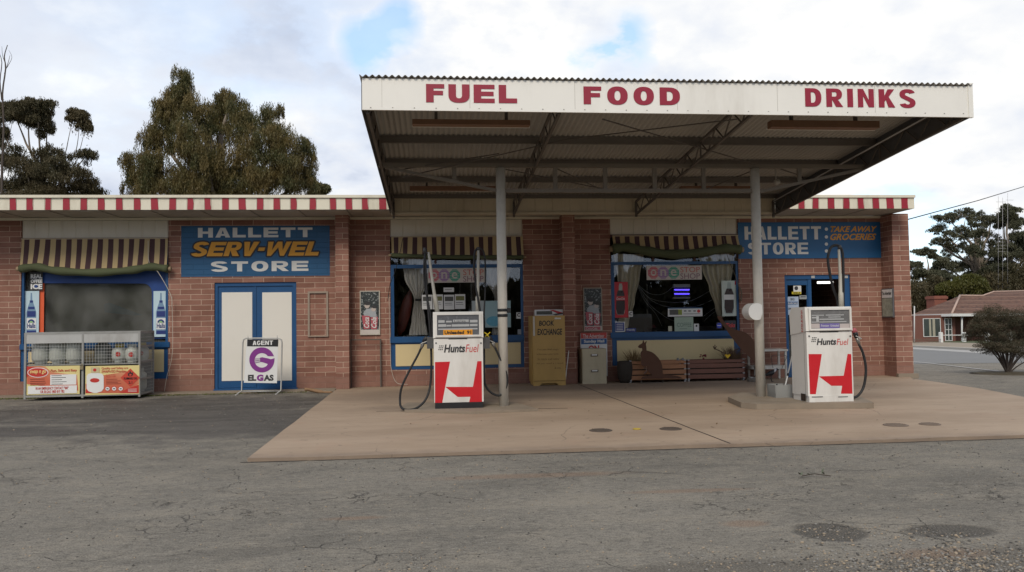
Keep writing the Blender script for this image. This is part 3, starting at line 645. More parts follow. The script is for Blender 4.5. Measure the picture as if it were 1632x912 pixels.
# roll-up blinds
GREEN = mat('green_canvas', (.075, .088, .040), .85, .15, 3, dirt=.25); TAN = mat('tan_canvas', (.44, .33, .17), .85, .08, 3, dirt=.2); MAR = mat('maroon_canvas', (.060, .028, .030), .85, .15, 3)
def blind(label, x0, x1, yt, yb, roll, n_, rad, Yb=-.12):
    """striped cloth hanging to a rolled green canvas; roll = pixel centre line of the roll"""
    c = P((x0 + x1) / 2, yt, 0); b = thing('roller_blind', label, 'blind', (c.x, 0, c.z), 'rolled-up striped blinds over the shop windows')
    m = MB(); a, e = P(x0, yt, -.03), P(x1, yt, -.03); rp = smooth(pth(Yb, roll), 5); per = n_
    cols = per * 8; V = []
    for i in range(cols + 1):
        u = i / cols; xx = a.x + (e.x - a.x) * u
        k = min(range(len(rp)), key=lambda q: abs(rp[q].x - xx)); zb_ = rp[k].z
        k2 = min(max(k, 1), len(rp) - 2); s0, s1 = rp[k2 - 1], rp[k2 + 1]; zb_ = s0.z + (s1.z - s0.z) * min(1, max(0, (xx - s0.x) / (s1.x - s0.x)))
        w_ = .008 * math.sin(u * 37) + .006 * math.sin(u * 91 + 1)
        V.append([m.b.verts.new((xx + .012 * t * math.sin(u * 19 + 2), -.03 + (Yb + .03) * t ** 1.5 + w_ * t, a.z + (zb_ - a.z) * t)) for t in (0, .25, .5, .75, 1)])
    m.sm = True
    for i in range(cols):
        m.mi = 1 if (i % 8) in (2, 3, 4, 5) else 0
        for j in range(4): m.face([V[i][j], V[i + 1][j], V[i + 1][j + 1], V[i][j + 1]])
    m.build('striped_cloth', [TAN, MAR], b)
    m = MB(); n2 = len(rp); m.tube([p + Vector((0, 0, -rad * .6)) for p in rp], [rad * (1 + .12 * math.sin(i * 1.3)) for i in range(n2)], 12); m.build('canvas_roll', GREEN, b)
    for p, q in ((rp[0], -1), (rp[-1], 1)): m = MB(); m.tube([p + Vector((0, 0, -rad * .6)), p + Vector((q * .06, 0, -rad * .6))], rad * .6, 10); m.build('roller_end', mat('wood_roller', (.34, .25, .15), .7), b)
    m = MB(); m.box(a.x, e.x, -.045, -.02, a.z, a.z + .022); m.build('head_batten', mat('batten', (.42, .34, .24), .6), b)
    return b
b1 = blind('long striped blind with a sagging green roll over the left wing window', 34.5, 267.5, 382, 424, [(32, 425), (58, 422), (90, 428), (150, 431), (210, 427), (240, 422), (268, 425)], 14, .076)
b2 = blind('striped blind with a straight thin green roll over the window behind the left pump', 623.5, 833, 378.5, 405, [(624, 405), (680, 407), (728, 408), (790, 408), (834, 408)], 14, .042)
b3 = blind('striped blind with a baggy green roll over the window behind the kangaroo cutout', 976, 1176, 377, 393, [(976, 393), (998, 390), (1030, 396), (1070, 401), (1120, 398), (1155, 392), (1180, 394)], 13, .095)
CORD = mat('white_cord', (.5, .47, .40), .8)
m = MB(); m.tube(smooth(pth(-.14, [(236, 384), (238, 420), (252, 434), (272, 470), (274, 490)]), 4), .006, 5); m.tube(smooth(pth(-.1, [(274, 473), (275, 560), (266, 600), (262, 624)]), 4), .005, 5); m.build('pull_cord', CORD, b1)
m = MB(); m.tube(smooth(pth(-.14, [(642, 380), (638, 400), (630, 432), (622, 452), (618, 480)]), 4), .007, 5); m.build('pull_cord', BLACK, b2)
m = MB(); m.tube(smooth(pth(-.12, [(620, 470), (622, 560), (624, 590), (632, 610), (650, 613)]), 4), .005, 5); m.build('loose_cord', CORD, b2)
m = MB(); m.tube(smooth(pth(-.14, [(1153, 378), (1160, 410), (1172, 440), (1179, 462)]), 4), .007, 5)
m.tube(smooth(pth(-.05, [(1179, 458), (1182, 466), (1181, 480), (1178, 470), (1180, 459)]), 4), .012, 5); m.build('pull_cord', mat('jute', (.16, .13, .09), .9), b3)

# curtains
LACE = mat('lace', (.84, .80, .74), .9, .12, 18, dirt=.2); CURT = mat('cream_curtain', (.84, .77, .60), .9, .1, 8, dirt=.2)
def curtain(label, prof, Y, mt, folds, tie=None, grp='curtains inside the shop windows'):
    """prof: rows of (py, px_left, px_right)"""
    m = MB(); m.sm = True; nr = 28; V = []
    for j in range(nr + 1):
        t = j / nr * (len(prof) - 1); i = min(int(t), len(prof) - 2); f = t - i; f = f * f * (3 - 2 * f)
        py = prof[i][0] + (prof[i + 1][0] - prof[i][0]) * (t - i); l_ = prof[i][1] * (1 - f) + prof[i + 1][1] * f; r_ = prof[i][2] * (1 - f) + prof[i + 1][2] * f; row = []
        nu = folds * 8
        for k in range(nu + 1):
            u = k / nu; p = P(l_ + (r_ - l_) * u, py, Y); row.append(m.b.verts.new(p + Vector((0, .035 * math.sin(u * folds * 2 * math.pi) + .012 * math.sin(u * 17 + j * .3), 0))))
        V.append(row)
    for j in range(nr):
        for k in range(len(V[0]) - 1): m.face([V[j][k], V[j + 1][k], V[j + 1][k + 1], V[j][k + 1]])
    o = m.build('curtain', mt); tag(o, label, 'curtain', grp)
    if tie:
        m = MB(); p = P(tie[0], tie[1], Y); m.lathe((p.x, Y, p.z - .02), [(tie[2], 0), (tie[2] * 1.1, .02), (tie[2], .04)], 12); m.build('tie_band', BLACK, o)
        ORG[o.name]
    return o
def fixlocal(o): pass
curtain('white lace curtain tied with a dark band on the left behind the left pump', [(408, 638, 688), (440, 644, 686), (478, 660, 672), (510, 656, 678), (534, 652, 682)], .16, LACE, 6, (666, 478, .06))
curtain('white lace curtain swept aside at the right end of the window behind the left pump', [(408, 766, 822), (440, 772, 812), (475, 788, 800), (505, 786, 803), (534, 784, 806)], .16, LACE, 6)
curtain('cream curtain hanging beside the red drink poster in the right shop window', [(405, 978, 1026), (440, 984, 1020), (480, 988, 1012), (515, 986, 1002), (528, 984, 1000)], .16, CURT, 5)
curtain('cream curtain narrowing down towards the big rusty cutout', [(402, 1112, 1170), (430, 1120, 1168), (460, 1130, 1164), (490, 1140, 1158), (506, 1144, 1154)], .16, CURT, 6)

# things in and on the windows
def poster(name, label, cat, Y, r, mt, t=.006, group=None, bevel=0):
    a, b, c, d_ = rect(Y, *r); o = thing(name, label, cat, ((a + b) / 2, Y, c), group); m = MB(); m.box(a, b, Y, Y + t, c, d_); m.build('sheet', mt, o, bevel=bevel); return o
def dab(o, Y, x0, y0, x1, y1, mt, name='print', k=1):
    m = MB(); rbox(m, Y - .002 * k, x0, y0, x1, y1, .0015); return m.build(name, mt, o)
def pshape(o, Y, lst, mt, name='print', k=1, **kw):
    m = MB(); m.prism(pts(Y, lst, **kw), Y - .002 * k, Y - .002 * k + .0015); return m.build(name, mt, o)
def ell(cx, cy, rx, ry, n_=20, a0=0, a1=360): return [(cx + rx * math.cos(R(a0 + (a1 - a0) * i / n_)), cy + ry * math.sin(R(a0 + (a1 - a0) * i / n_))) for i in range(n_ + (a1 - a0 != 360))]
OP = mat('octagon_pink', (.55, .10, .13), .6); OV = mat('octagon_violet', (.30, .16, .36), .6); OG = mat('octagon_green', (.03, .30, .20), .6); STT = mat('terracotta_ink', (.50, .12, .09), .6); SHT = mat('plum_ink', (.24, .12, .16), .6); BANN = mat('banner_cloth', (.55, .50, .44), .7, .04)
def banner(label, Y, x0, y0, x1, y1, xs_):
    o = poster('banner', label, 'banner', Y, (x0, y0, x1, y1), BANN, .004, 'one stop shop banners'); cy = (y0 + y1) / 2
    for cx, mt, ch in zip(xs_, (OP, OV, OG), 'one'):
        q = pshape(o, Y, [(cx + 9.4 * math.cos(R(22.5 + 45 * i)), cy + 10.2 * math.sin(R(22.5 + 45 * i))) for i in range(8)], mt, 'octagon', k=1 + (ch == 'n') * .3)
        for i in range(-3, 4): dab(o, Y, cx - 7.5, cy + i * 2.6 - .3, cx + 7.5, cy + i * 2.6 + .2, BANN, 'octagon_line', 1.6)
        plet(ch, Y - .0055, cx - 4.6, cy - 5, cx + 4.6, cy + 5, BANN, o, bold=.012)
    w_ = x1 - x0
    plet('STOP', Y - .001, x0 + w_ * .61, y0 + 2, x1 - w_ * .035, cy - .5, STT, o, bold=.0); plet('SHOP', Y - .001, x0 + w_ * .61, cy + 1, x1 - w_ * .035, y1 - 1.5, SHT, o, bold=.0)
    return o
banner('white banner with three coloured octagons high in the window behind the left pump', .04, 682, 427.5, 774, 450.5, (692, 708, 724.5)); 
banner('white banner with three coloured octagons above the blue insect light', .04, 1030.5, 423.5, 1118.5, 446, (1041.5, 1057, 1073.5))
for i, (x0, y0, x1, y1, lb) in enumerate(((672.5, 470, 689, 493, 'leftmost of four notices'), (690, 469.5, 706, 493, 'second notice from the left'), (707.5, 470, 724, 493.5, 'third notice from the left'), (725, 469, 741.5, 492.5, 'rightmost of four notices'))):
    o = poster('notice', 'white printed sheet, %s in the row above the left pump' % lb, 'notice', .04, (x0, y0, x1, y1), PAPER, .002, 'notices in the window behind the left pump')
    dab(o, .04, x0 + 1.5, y0 + 3, x1 - 1.5, y0 + 10, mat('photo_print_%d' % (i % 2), ((.08, .08, .07), (.16, .16, .05))[i % 2], .5, .8, 40)); dab(o, .04, x0 + 1.5, y0 + 13, x1 - 4, y0 + 13.8, CHAR); dab(o, .04, x0 + 1.5, y0 + 16, x1 - 3, y0 + 16.6, CHAR)
o = poster('notice', 'small blank white card above the row of notices behind the left pump', 'notice', .04, (707, 458.5, 723.5, 465.5), PAPER, .002); dab(o, .04, 709, 461, 720, 462.3, mat('grey_ink', (.3, .3, .3)))
SKYB = mat('pale_blue_poster', (.30, .44, .46), .5, .1, 3); o = poster('poster', 'large faded pale blue poster behind the left post', 'poster', .04, (773, 479.5, 814, 522), SKYB, .003)
pshape(o, .04, ell(787, 512, 12, 8), mat('splash_blue', (.10, .34, .46), .5, .3, 20)); dab(o, .04, 794.5, 480, 795.1, 521.5, mat('fold_grey', (.35, .40, .42)))
o = poster('poster', 'narrow pale sheet beside the right nozzle mast of the left pump', 'poster', .042, (752, 479.5, 772, 500), mat('pale_sheet', (.40, .45, .45), .5), .003)
def sticker(label, x0, y0, x1, y1, mt, Y=.04): return poster('sticker', label, 'sticker', Y, (x0, y0, x1, y1), mt, .002)
o = sticker('white sticker with a dark letter right of the left canopy post', 823, 498, 830, 508, PAPER); plet('C', .039, 824, 499, 829, 505, CHAR, o, bold=.04)
o = sticker('faint grey sticker low in the right corner behind the left post', 825, 525, 832, 533, mat('grey_sticker', (.28, .30, .32)))
# red surfboard-shaped flag inside
m = MB(); m.sm = True; m.lathe((P(636, 500, .8).x, .8, 1.0), [(.0, 0), (.09, .15), (.13, .45), (.11, .75), (.04, .98), (0, 1.05)], 14, cap=False)
o = m.build('surfboard', mat('faded_red_board', (.20, .04, .03), .4)); o.scale = (1, .3, 1); o.rotation_euler = (0, R(14), 0); tag(o, 'faded red surfboard standing inside the window, left of the lace curtain', 'surfboard')
# window 3 contents
BLUEI = mat('deep_blue_sticker', (.03, .05, .22), .4)
o = sticker('blue and white square sticker low in the left corner of the right shop window', 979.5, 513, 996, 529, PAPER); dab(o, .04, 980.8, 514.2, 994.8, 527.6, BLUEI)
for yy in (516.5, 519.5, 522.5, 525.2): dab(o, .04, 982.5, yy, 993, yy + .9, PAPER, 'print', 2)
o = sticker('small blue oblong sticker reading Friendly', 997.5, 523, 1013.5, 529, BLUEI); plet('Friendly', .04, 999, 524.2, 1012, 528.2, PAPER, o, bold=.01)
o = sticker('small white sticker with dark letter beside the red drink poster', 1002, 496, 1008.5, 505, PAPER); plet('C', .039, 1003, 497.5, 1007.5, 503, CHAR, o, bold=.04)
o = poster('poster', 'pale green sheet reading COFFEE below the white strip sign', 'poster', .04, (1075, 505.5, 1105, 528), mat('pale_green_sheet', (.36, .45, .36), .6), .003); plet('COFFEE', .04, 1079, 514.5, 1102, 521, mat('grey_green_ink', (.12, .18, .15)), o, bold=.0); dab(o, .04, 1083, 524, 1095, 524.5, CHAR)
o = poster('strip_sign', 'white strip sign with green picture and red dot over the coffee sheet', 'sign', .038, (1064.5, 491, 1119.5, 504.5), PAPER, .003)
dab(o, .038, 1064.5, 490.6, 1119.5, 492, mat('blue_edge', (.04, .12, .25))); dab(o, .038, 1067, 493.5, 1081, 502, mat('photo_print_0', (0, 0, 0))); dab(o, .038, 1081, 493.5, 1087, 502, mat('lime_print', (.25, .30, .04), .5)); pshape(o, .038, ell(1113.5, 496, 2.6, 2.6, 14), mat('red_print', (.55, .05, .05)))
for xx in (1090, 1097, 1105): dab(o, .038, xx, 495, xx + 4, 496.6, CHAR)
dab(o, .038, 1089, 500, 1116, 500.6, CHAR)
o = sticker('small white card with a black dot right of the coffee sheet', 1106, 516, 1114, 528, PAPER); pshape(o, .04, ell(1110, 519.5, 1.5, 1.8, 10), CHAR)
o = sticker('tiny cream card left of the coffee sheet', 1065, 520, 1071, 528, mat('cream_card', (.5, .48, .36)))
o = sticker('round blue sticker low near the cutout, beside red script', 1142, 514, 1151, 524, mat('dark_card', (.03, .03, .04))); pshape(o, .04, ell(1146, 519, 4, 4.2, 16), mat('royal_sticker', (.04, .06, .45))); dab(o, .04, 1143, 518.4, 1149, 519.4, PAPER, k=2)
o = sticker('dark sticker with red script low in the right corner of the right shop window', 1155, 511, 1173, 526, mat('dark_card', (.03, .03, .04))); plet('Ticks', .04, 1157, 515, 1171.5, 522, mat('red_print', (0, 0, 0)), o, bold=.03, shear=.2)
def bottle_outline(cx, y0, y1, wd):    # outline of a contour bottle in pixels
    H_ = y1 - y0; pr = [(.0, .16), (.05, .16), (.06, .2), (.2, .2), (.3, .3), (.38, .42), (.47, .5), (.56, .44), (.66, .46), (.8, .5), (.93, .46), (1, .34)]
    return [(cx + wd * b, y0 + H_ * a) for a, b in pr] + [(cx - wd * b, y0 + H_ * a) for a, b in reversed(pr)]
COKR = mat('drink_red', (.46, .012, .02), .4, .06); DKB = mat('bottle_dark', (.025, .010, .008), .3, .3)
o = poster('poster', 'red drink poster with a dark bottle at the left of the right shop window', 'poster', .04, (978, 449.5, 1001, 506.5), COKR, .003)
pshape(o, .04, bottle_outline(989, 452, 502, 14), mat('bottle_pale', (.36, .38, .34))); pshape(o, .04, [(984.6, 463), (993.4, 463), (995.6, 472), (982.4, 472)], DKB, k=2); pshape(o, .04, [(982.2, 479), (995.8, 479), (996, 492), (994, 501.5), (984, 501.5), (982, 492)], DKB, k=2)
dab(o, .04, 982, 472.3, 996, 479, COKR, 'label', 2.2); plet('Coca-Cola', .035, 982.5, 474, 995.5, 478, PAPER, o, bold=.01, shear=.3)
o = poster('poster', 'pale green drink poster with a dark bottle at the right of the right shop window', 'poster', .04, (1150.5, 447.5, 1173.5, 504), mat('pale_poster', (.50, .56, .50), .5), .003)
dab(o, .04, 1171, 448, 1173.3, 454, COKR); pshape(o, .04, bottle_outline(1162, 450, 501, 16), mat('bottle_glass_grey', (.32, .38, .35))); pshape(o, .04, [(1158, 460), (1166, 460), (1169.5, 469.5), (1154.5, 469.5)], DKB, k=2); pshape(o, .04, [(1154.8, 478), (1169.2, 478), (1169.4, 490), (1167, 499), (1157, 499), (1154.6, 490)], DKB, k=2)
dab(o, .04, 1153.5, 469.8, 1170.5, 477.6, PAPER, 'label', 2.2)
# insect light
bz = thing('insect_light', 'blue glowing insect light hanging inside the right shop window', 'lamp', P(1086, 476, .3))
m = MB(); rbox(m, .30, 1073.5, 453, 1100, 458, .08); rbox(m, .30, 1073.5, 474, 1100, 476, .08); m.build('housing', mat('pale_housing', (.45, .47, .5), .5), bz, bevel=.004)
m = MB(); rbox(m, .38, 1073.5, 458, 1100, 474, .01); m.build('back_plate', BLACK, bz)
for yy in (462, 468.5):
    a, b = P(1075, yy, .33), P(1098.5, yy, .33); m = MB(); m.tube([a, b], .012, 8); m.build('tube', emit('uv_blue', (.10, .06, 1.0), 2.2), bz)
# strings of tinsel/netting inside
m = MB()
for ps in ([(1014, 450), (1030, 465), (1045, 470), (1060, 467), (1075, 455)], [(1016, 452), (1035, 475), (1070, 482), (1100, 480), (1135, 462)], [(1016, 455), (1040, 480), (1070, 490), (1110, 488), (1140, 476)], [(1016, 456), (1028, 480), (1045, 500), (1055, 520)], [(1017, 456), (1035, 485), (1060, 505), (1075, 512)], [(1120, 505), (1135, 494), (1145, 488)], [(1122, 512), (1135, 500), (1146, 494)]):
    m.tube(smooth(pth(.22, ps), 5), .004, 4)
tag(m.build('hanging_strings', mat('tinsel', (.35, .36, .36), .5)), 'loose pale strings looping across inside the right shop window', 'string')
# posters left window
HB = mat('halls_card', (.46, .60, .66), .5, .05); INK = mat('navy_ink', (.012, .03, .16), .5, .4, 40)
for (x0, x1, lb) in ((37, 62, 'pale blue card showing a blue soft-drink bottle at the left of the left wing window'), (244.5, 267.5, 'pale blue card showing a blue soft-drink bottle at the right of the left wing window')):
    o = poster('poster', lb, 'poster', .07, (x0, 464, x1, 537), HB, .004, 'soft-drink cards'); cx = (x0 + x1) / 2 + .5
    pshape(o, .07, [(cx - 1, 467), (cx + 1, 467), (cx + 1.6, 479), (cx + 5, 488), (cx + 7.8, 498), (cx + 7.8, 533), (cx - 7.8, 533), (cx - 7.8, 498), (cx - 5, 488), (cx - 1.6, 479)], mat('bottle_blue_glass', (.16, .26, .38), .4))
    for y0, y1, hw in ((479, 482.5, 2.6), (489, 493, 5), (496, 505, 6.6)): dab(o, .07, cx - hw, y0, cx + hw, y1, INK, k=2)
    dab(o, .07, cx - 7.5, 507, cx + 7.5, 525, PAPER, 'label', 2); pshape(o, .07, ell(cx, 514.5, 5.5, 5.5, 12, 180, 360), INK, k=3); pshape(o, .07, ell(cx, 514.5, 3, 3, 12, 180, 360), mat('leaf_green_print', (.25, .45, .18)), k=4)
    plet('Halls', .064, cx - 6.5, 515.5, cx + 6.5, 523, INK, o, bold=.02); dab(o, .07, cx - 7.5, 527, cx + 7.5, 532.5, INK, k=2)
o = poster('poster', 'torn black and white coffee notice under the green roll at the top left', 'poster', .06, (48, 434, 68, 463), CHAR, .003)
for t_, y0, y1 in (('REAL', 437, 444), ('OFFEE', 445.5, 451), ('ICE', 452.5, 461)): plet(t_, .06, 49, y0, 67.5, y1, PAPER, o, bold=.05)
pshape(o, .06, ell(57.5, 456.5, 3, 2.4, 10), mat('royal_blue', (0, 0, 0)), k=3)

# wall posters of the two children with cups
def cup_poster(label, x0, y0, x1, y1, rim, Y=-.03):
    o = poster('framed_poster', label, 'poster', Y, (x0, y0, x1, y1), mat('poster_backing', (.50, .48, .43), .5), .025)
    frame('frame', Y - .006, (x0, y0, x1, y1), (x0 + 1.3, y0 + 1.3, x1 - 1.3, y1 - 1.3), rim, o, .012)
    w_, h_ = x1 - x0, y1 - y0; q = lambda l: [(x0 + w_ * a, y0 + h_ * b) for a, b in l]
    foli = NT('poster_foliage'); f = foli.ramp(foli.noise(22, 5, .7), .52, .62); fm = foli.bsdf(foli.mix(f, (.02, .028, .028), (.33, .36, .36)), .45) if 'poster_foliage' not in _mc else _mc['poster_foliage']; _mc['poster_foliage'] = fm
    dab(o, Y, x0 + 1.5, y0 + 1.5, x1 - 1.5, y0 + h_ * .88, fm)
    pshape(o, Y, q([(.2, .58), (.2, .48), (.34, .41), (.62, .40), (.78, .46), (.85, .6)]), mat('pale_shirt', (.34, .37, .39), .6, .3, 40), k=2)
    pshape(o, Y, q(ell(.36, .34, .13, .06, 14)), mat('grey_skin', (.48, .42, .38), .6), k=3); pshape(o, Y, q(ell(.68, .42, .12, .05, 14)), mat('grey_skin', (0, 0, 0)), k=3)
    pshape(o, Y, q(ell(.38, .285, .17, .045, 14)), mat('dark_hair', (.03, .03, .032)), k=3.5); pshape(o, Y, q(ell(.72, .365, .13, .035, 14)), mat('dark_hair', (0, 0, 0)), k=3.5)
    CUP = mat('faded_cup_red', (.42, .09, .11), .5)
    pshape(o, Y, q([(.10, .56), (.50, .57), (.50, .86), (.20, .87)]), CUP, 'cup', k=4); pshape(o, Y, q([(.54, .60), (.90, .59), (.84, .87), (.56, .87)]), CUP, 'cup', k=4)
    # vertical script down each cup
    for body, ax in (('Coca', .33), ('Cola', .70)):
        a, b, c, d_ = rect(Y, x0 + w_ * (ax - .13), y0 + h_ * .60, x0 + w_ * (ax + .13), y0 + h_ * .84)
        l_ = letters(body, 0, d_ - c, 0, b - a, 0, PAPER, None, bold=.02, shear=.3)
        l_.data.transform(Matrix.Translation((b, Y - .009, c)) @ Matrix.Rotation(R(-90), 4, 'Y') @ Matrix.Rotation(0, 4, 'Z')); l_.data.transform(Matrix.Translation(-ORG[o.name])); l_.parent = o
    dab(o, Y, x0 + 1.5, y0 + h_ * .88, x1 - 1.5, y1 - 1.5, mat('poster_foot', (.55, .50, .46), .5))
    return o
cup_poster('framed drink poster with two red cups on the brick wall left of the left pump', 573.5, 463.5, 605.5, 534, mat('cream_rim', (.50, .47, .40)))
p2 = cup_poster('framed drink poster with two red cups on the brick wall above the filing cabinet', 930, 458.5, 960, 528, mat('tarnished_rim', (.34, .29, .22), .5))
dab(p2, -.035, 932.5, 521, 957, 526, mat('faded_cup_red', (0, 0, 0)), 'caption_band')
plet('Coca-Cola', -.04, 934, 522, 952, 525.5, PAPER, p2, bold=.0)
# empty timber frame on the wall
o = thing('wooden_frame', 'empty weathered grey wooden frame screwed to the brick right of the double door', 'frame', P(506, 537, -.03))
frame('frame', -.03, (490.5, 464.5, 523, 537), (493.5, 467.5, 520, 535.5), mat('weathered_timber', (.30, .24, .19), .8, .2, 12), o, .028)
# dark rail against the wall
o = thing('metal_stand', 'thin dark steel frame standing against the brick below the left drink poster', 'stand', G(584, 613))
m = MB(); a, b, c, d_ = rect(-.16, 558.5, 541.5, 606.5, 613); m.bar((a, -.16, d_), (b, -.16, d_), .022); m.bar((b, -.16, 0), (b, -.16, d_), .02); m.bar((a, -.16, 0), (a, -.16, d_), .02); m.bar((a, -.04, d_), (a, -.16, d_), .018); m.bar((b, -.04, d_), (b, -.16, d_), .018); m.bar((a, -.04, 0), (a, -.04, d_), .018); m.bar((b, -.04, 0), (b, -.04, d_), .018)
m.build('frame', DARKST, o)
# newspaper poster on the wing wall (faces along the wall)
o = thing('newspaper_poster', 'framed newspaper poster on the side of the right-hand end pier', 'poster', (XR, -.25, 1.4))
za, zb_ = P(1420, 506, -.25).z, P(1420, 460, -.25).z
m = MB(); m.box(XR - .03, XR - .001, -.455, -.03, za, zb_); m.build('frame', mat('dark_frame', (.10, .10, .11)), o, bevel=.003)
m = MB(); m.box(XR - .034, XR - .0305, -.43, -.055, za + .02, za + (zb_ - za) * .66); m.build('picture', mat('news_picture', (.30, .32, .26), .5, .8, 14), o)
m = MB(); m.box(XR - .034, XR - .0305, -.43, -.055, za + (zb_ - za) * .68, zb_ - .02); m.build('title_panel', PAPER, o)
letters('The Advertiser', -.42, -.065, za + (zb_ - za) * .78, za + (zb_ - za) * .9, 0, CHAR, o, bold=.02, side=XR - .034)

# ------------------------------------------------------------------ the canopy
CF, CB = -7.05, -1.12; CX0, CX1 = -.84, 6.79; ZF, ZB = 4.19, 3.715
can = thing('fuel_canopy', 'large forecourt canopy with corrugated roof and white front board reading fuel, food, drinks', 'canopy', (2.97, -4.5, 0))
def zr(y): return ZF + (ZB - ZF) * (y - CF) / (CB - CF)
m = MB(); m.sm = True; n_ = int((CX1 - CX0 + .08) / .0767) * 8
V = []
for i in range(n_ + 1):
    x = CX0 - .03 + (CX1 - CX0 + .06) * i / n_; dz = .013 * math.cos(i * math.pi / 4)
    V.append([m.b.verts.new((x, y, zr(y) + .018 + dz)) for y in (CF - .035, CB + .05)] + [m.b.verts.new((x, y, zr(y) + .016 + dz)) for y in (CF - .035, CB + .05)])
for i in range(n_): 
    for a, b in ((0, 1), (2, 3), (0, 2)): m.face([V[i][a], V[i + 1][a], V[i + 1][b], V[i][b]])
m.build('roof_sheet', ROOFM, can)
m = MB(); zbot = (P(578, 175, CF).z, P(1545, 187, CF).z); ztop = zr(CF) - .002
m.prism([(CX0, zbot[0]), (CX1, zbot[1]), (CX1, ztop), (CX0, ztop)], CF, CF + .025)
m.build('front_board', FWHITE, can, bevel=.003, seg=1)
m = MB()
for i in range(1, 6): x = CX0 + (CX1 - CX0) * i / 6; m.box(x - .002, x + .002, CF - .0015, CF - .0004, zbot[0] + .03, ztop - .01)
m.box(CX0 + .23, CX0 + .233, CF - .0015, CF - .0004, zbot[0] + .03, ztop - .01)
m.build('sheet_joint', mat('joint_grey', (.40, .38, .34), .7), can)  # grey strips for the joints between the board's sheets
m = MB()
for i in range(30): x = CX0 + .1 + (CX1 - CX0 - .2) * i / 29; m.box(x - .007, x + .007, CF - .004, CF - .0003, zbot[0] + .02 + random.uniform(0, .006), zbot[0] + .032)
m.build('rivet', STEEL, can)
for t_, x0, y0, x1, y1 in (('FUEL', 679, 134, 824, 165), ('FOOD', 930, 138, 1083.5, 168), ('DRINKS', 1283, 141, 1458.5, 172)):
    pblock(t_, CF, x0, y0 + 1, x1, y1 - 1, mat('letter_red', (.27, .006, .028), .5, .08, 4), can, wid={'FUEL': 1.12, 'FOOD': 1.05, 'DRINKS': .88}[t_], stem={'FUEL': .40, 'FOOD': .37, 'DRINKS': .31}[t_], bar={'FUEL': .235, 'FOOD': .23, 'DRINKS': .21}[t_], gap={'FUEL': .22, 'FOOD': .30, 'DRINKS': .27}[t_], thick=.006)
for X_, s_ in ((CX0, -1), (CX1, 1)):          # side boards
    m = MB(); a0, a1 = (X_ - .012, X_) if s_ < 0 else (X_, X_ + .012)
    z0 = zbot[0] if s_ < 0 else zbot[1]
    for xa in (a0,):
        v = [m.b.verts.new(p) for xx in (a0, a1) for p in ((xx, CF + .026, z0), (xx, CB, 3.385), (xx, CB, zr(CB) + .02), (xx, CF + .026, zr(CF) + .02))]
        m.face(v[:4]); m.face(v[4:][::-1])
        for i in range(4): m.face([v[i], v[(i + 1) % 4], v[4 + (i + 1) % 4], v[4 + i]])
    m.build('side_board', mat('side_sheet', (.10, .10, .10), .6, .15, 2, dirt=.3), can)
m = MB(); m.box(CX1 - .03, CX1 + .03, CF - .012, CF + .03, zbot[1] - .005, ztop + .04); m.build('corner_flashing', FWHITE, can)
PU = mat('purlin_timber', (.125, .11, .095), .7, .2, 4, dirt=.3)
for D_, hh in ((9.62, .11), (11.7, .10), (12.9, .09), (14.0, .09), (15.30, .07)):
    y = -16.55 + D_; m = MB(); m.box(CX0 + .013, CX1 - .013, y - .03, y + .03, zr(y) - .005 - hh, zr(y) - .005); m.build('purlin', PU, can)
def truss(name, X_, dep, mt, y0=CF + .06, y1=CB - .04, nb=9, w_=.035, end=True):
    m = MB(); tp = [Vector((X_, y0 + (y1 - y0) * i / nb, zr(y0 + (y1 - y0) * i / nb) - .12)) for i in range(nb + 1)]; bt = [p - Vector((0, 0, dep)) for p in tp]
    m.bar(tp[0], tp[-1], w_); m.bar(bt[0], bt[-1], w_)
    for i in range(nb):
        mid = (bt[i] + bt[i + 1]) / 2; m.bar(tp[i], mid, .016); m.bar(mid, tp[i + 1], .016)
        if i % 3 == 0: m.bar(tp[i], bt[i], .022)
    m.bar(tp[-1], bt[-1] - Vector((0, 0, .05)), .04); m.build(name, mt, can)
for px in (819, 1014): truss('rafter_truss', P(px, 343, -1.16).x, .25, DARKST)
truss('rafter_truss', CX1 - .06, .27, DARKST); truss('rafter_truss', CX0 + .06, .27, DARKST)
# long truss over the posts
YP = -4.55; zt_ = P(803, 264, YP).z; tl = P(603, 266, YP).x; tr = P(1377, 268, YP).x; bl, br_ = P(793, 303, YP).x, P(1216, 303, YP).x; zbt = P(1000, 304.5, YP).z
m = MB(); GS = mat('grey_beam', (.17, .148, .118), .6, .15, 4, dirt=.35)
m.bar((tl, YP, zt_), (tr, YP, zt_), .07, .06); m.bar((bl, YP, zbt), (br_, YP, zbt), .07, .06)
m.bar((tl + .1, YP, zt_ - .03), (bl, YP, zbt), .05, .045); m.bar((tr, YP, zt_ - .03), (br_, YP, zbt), .05, .045)
for px in (724, 885, 964.5, 1043, 1121, 1274):
    x = P(px, 285, YP).x; zz = zbt if bl < x < br_ else zbt + .14; m.box(x - .032, x + .032, YP - .02, YP + .02, zz, zt_)
m.build('beam_truss', GS, can)
m = MB()
for a, b in (((640, 283, -4.3), (905, 222, -5.6)), ((905, 222, -5.6), (1175, 190, -6.9)), ((960, 190, -6.9), (1205, 262, -4.6)), ((630, 272, -4.4), (795, 245, -5.0)), ((806, 270, -4.5), (965, 302, -3.6)), ((885, 268, -4.4), (960, 303, -3.6)), ((1122, 303, -3.6), (1205, 270, -4.5)), ((1240, 268, -4.5), (1275, 280, -4.2))):
    A = P(*a); B = P(*b); m.bar(A, B, .014)
m.build('brace_rod', DARKST, can)
POSTM = mat('post_galvanised', (.60, .57, .50), .6, .12, 16, dirt=.35, streak=True)
ppx = []
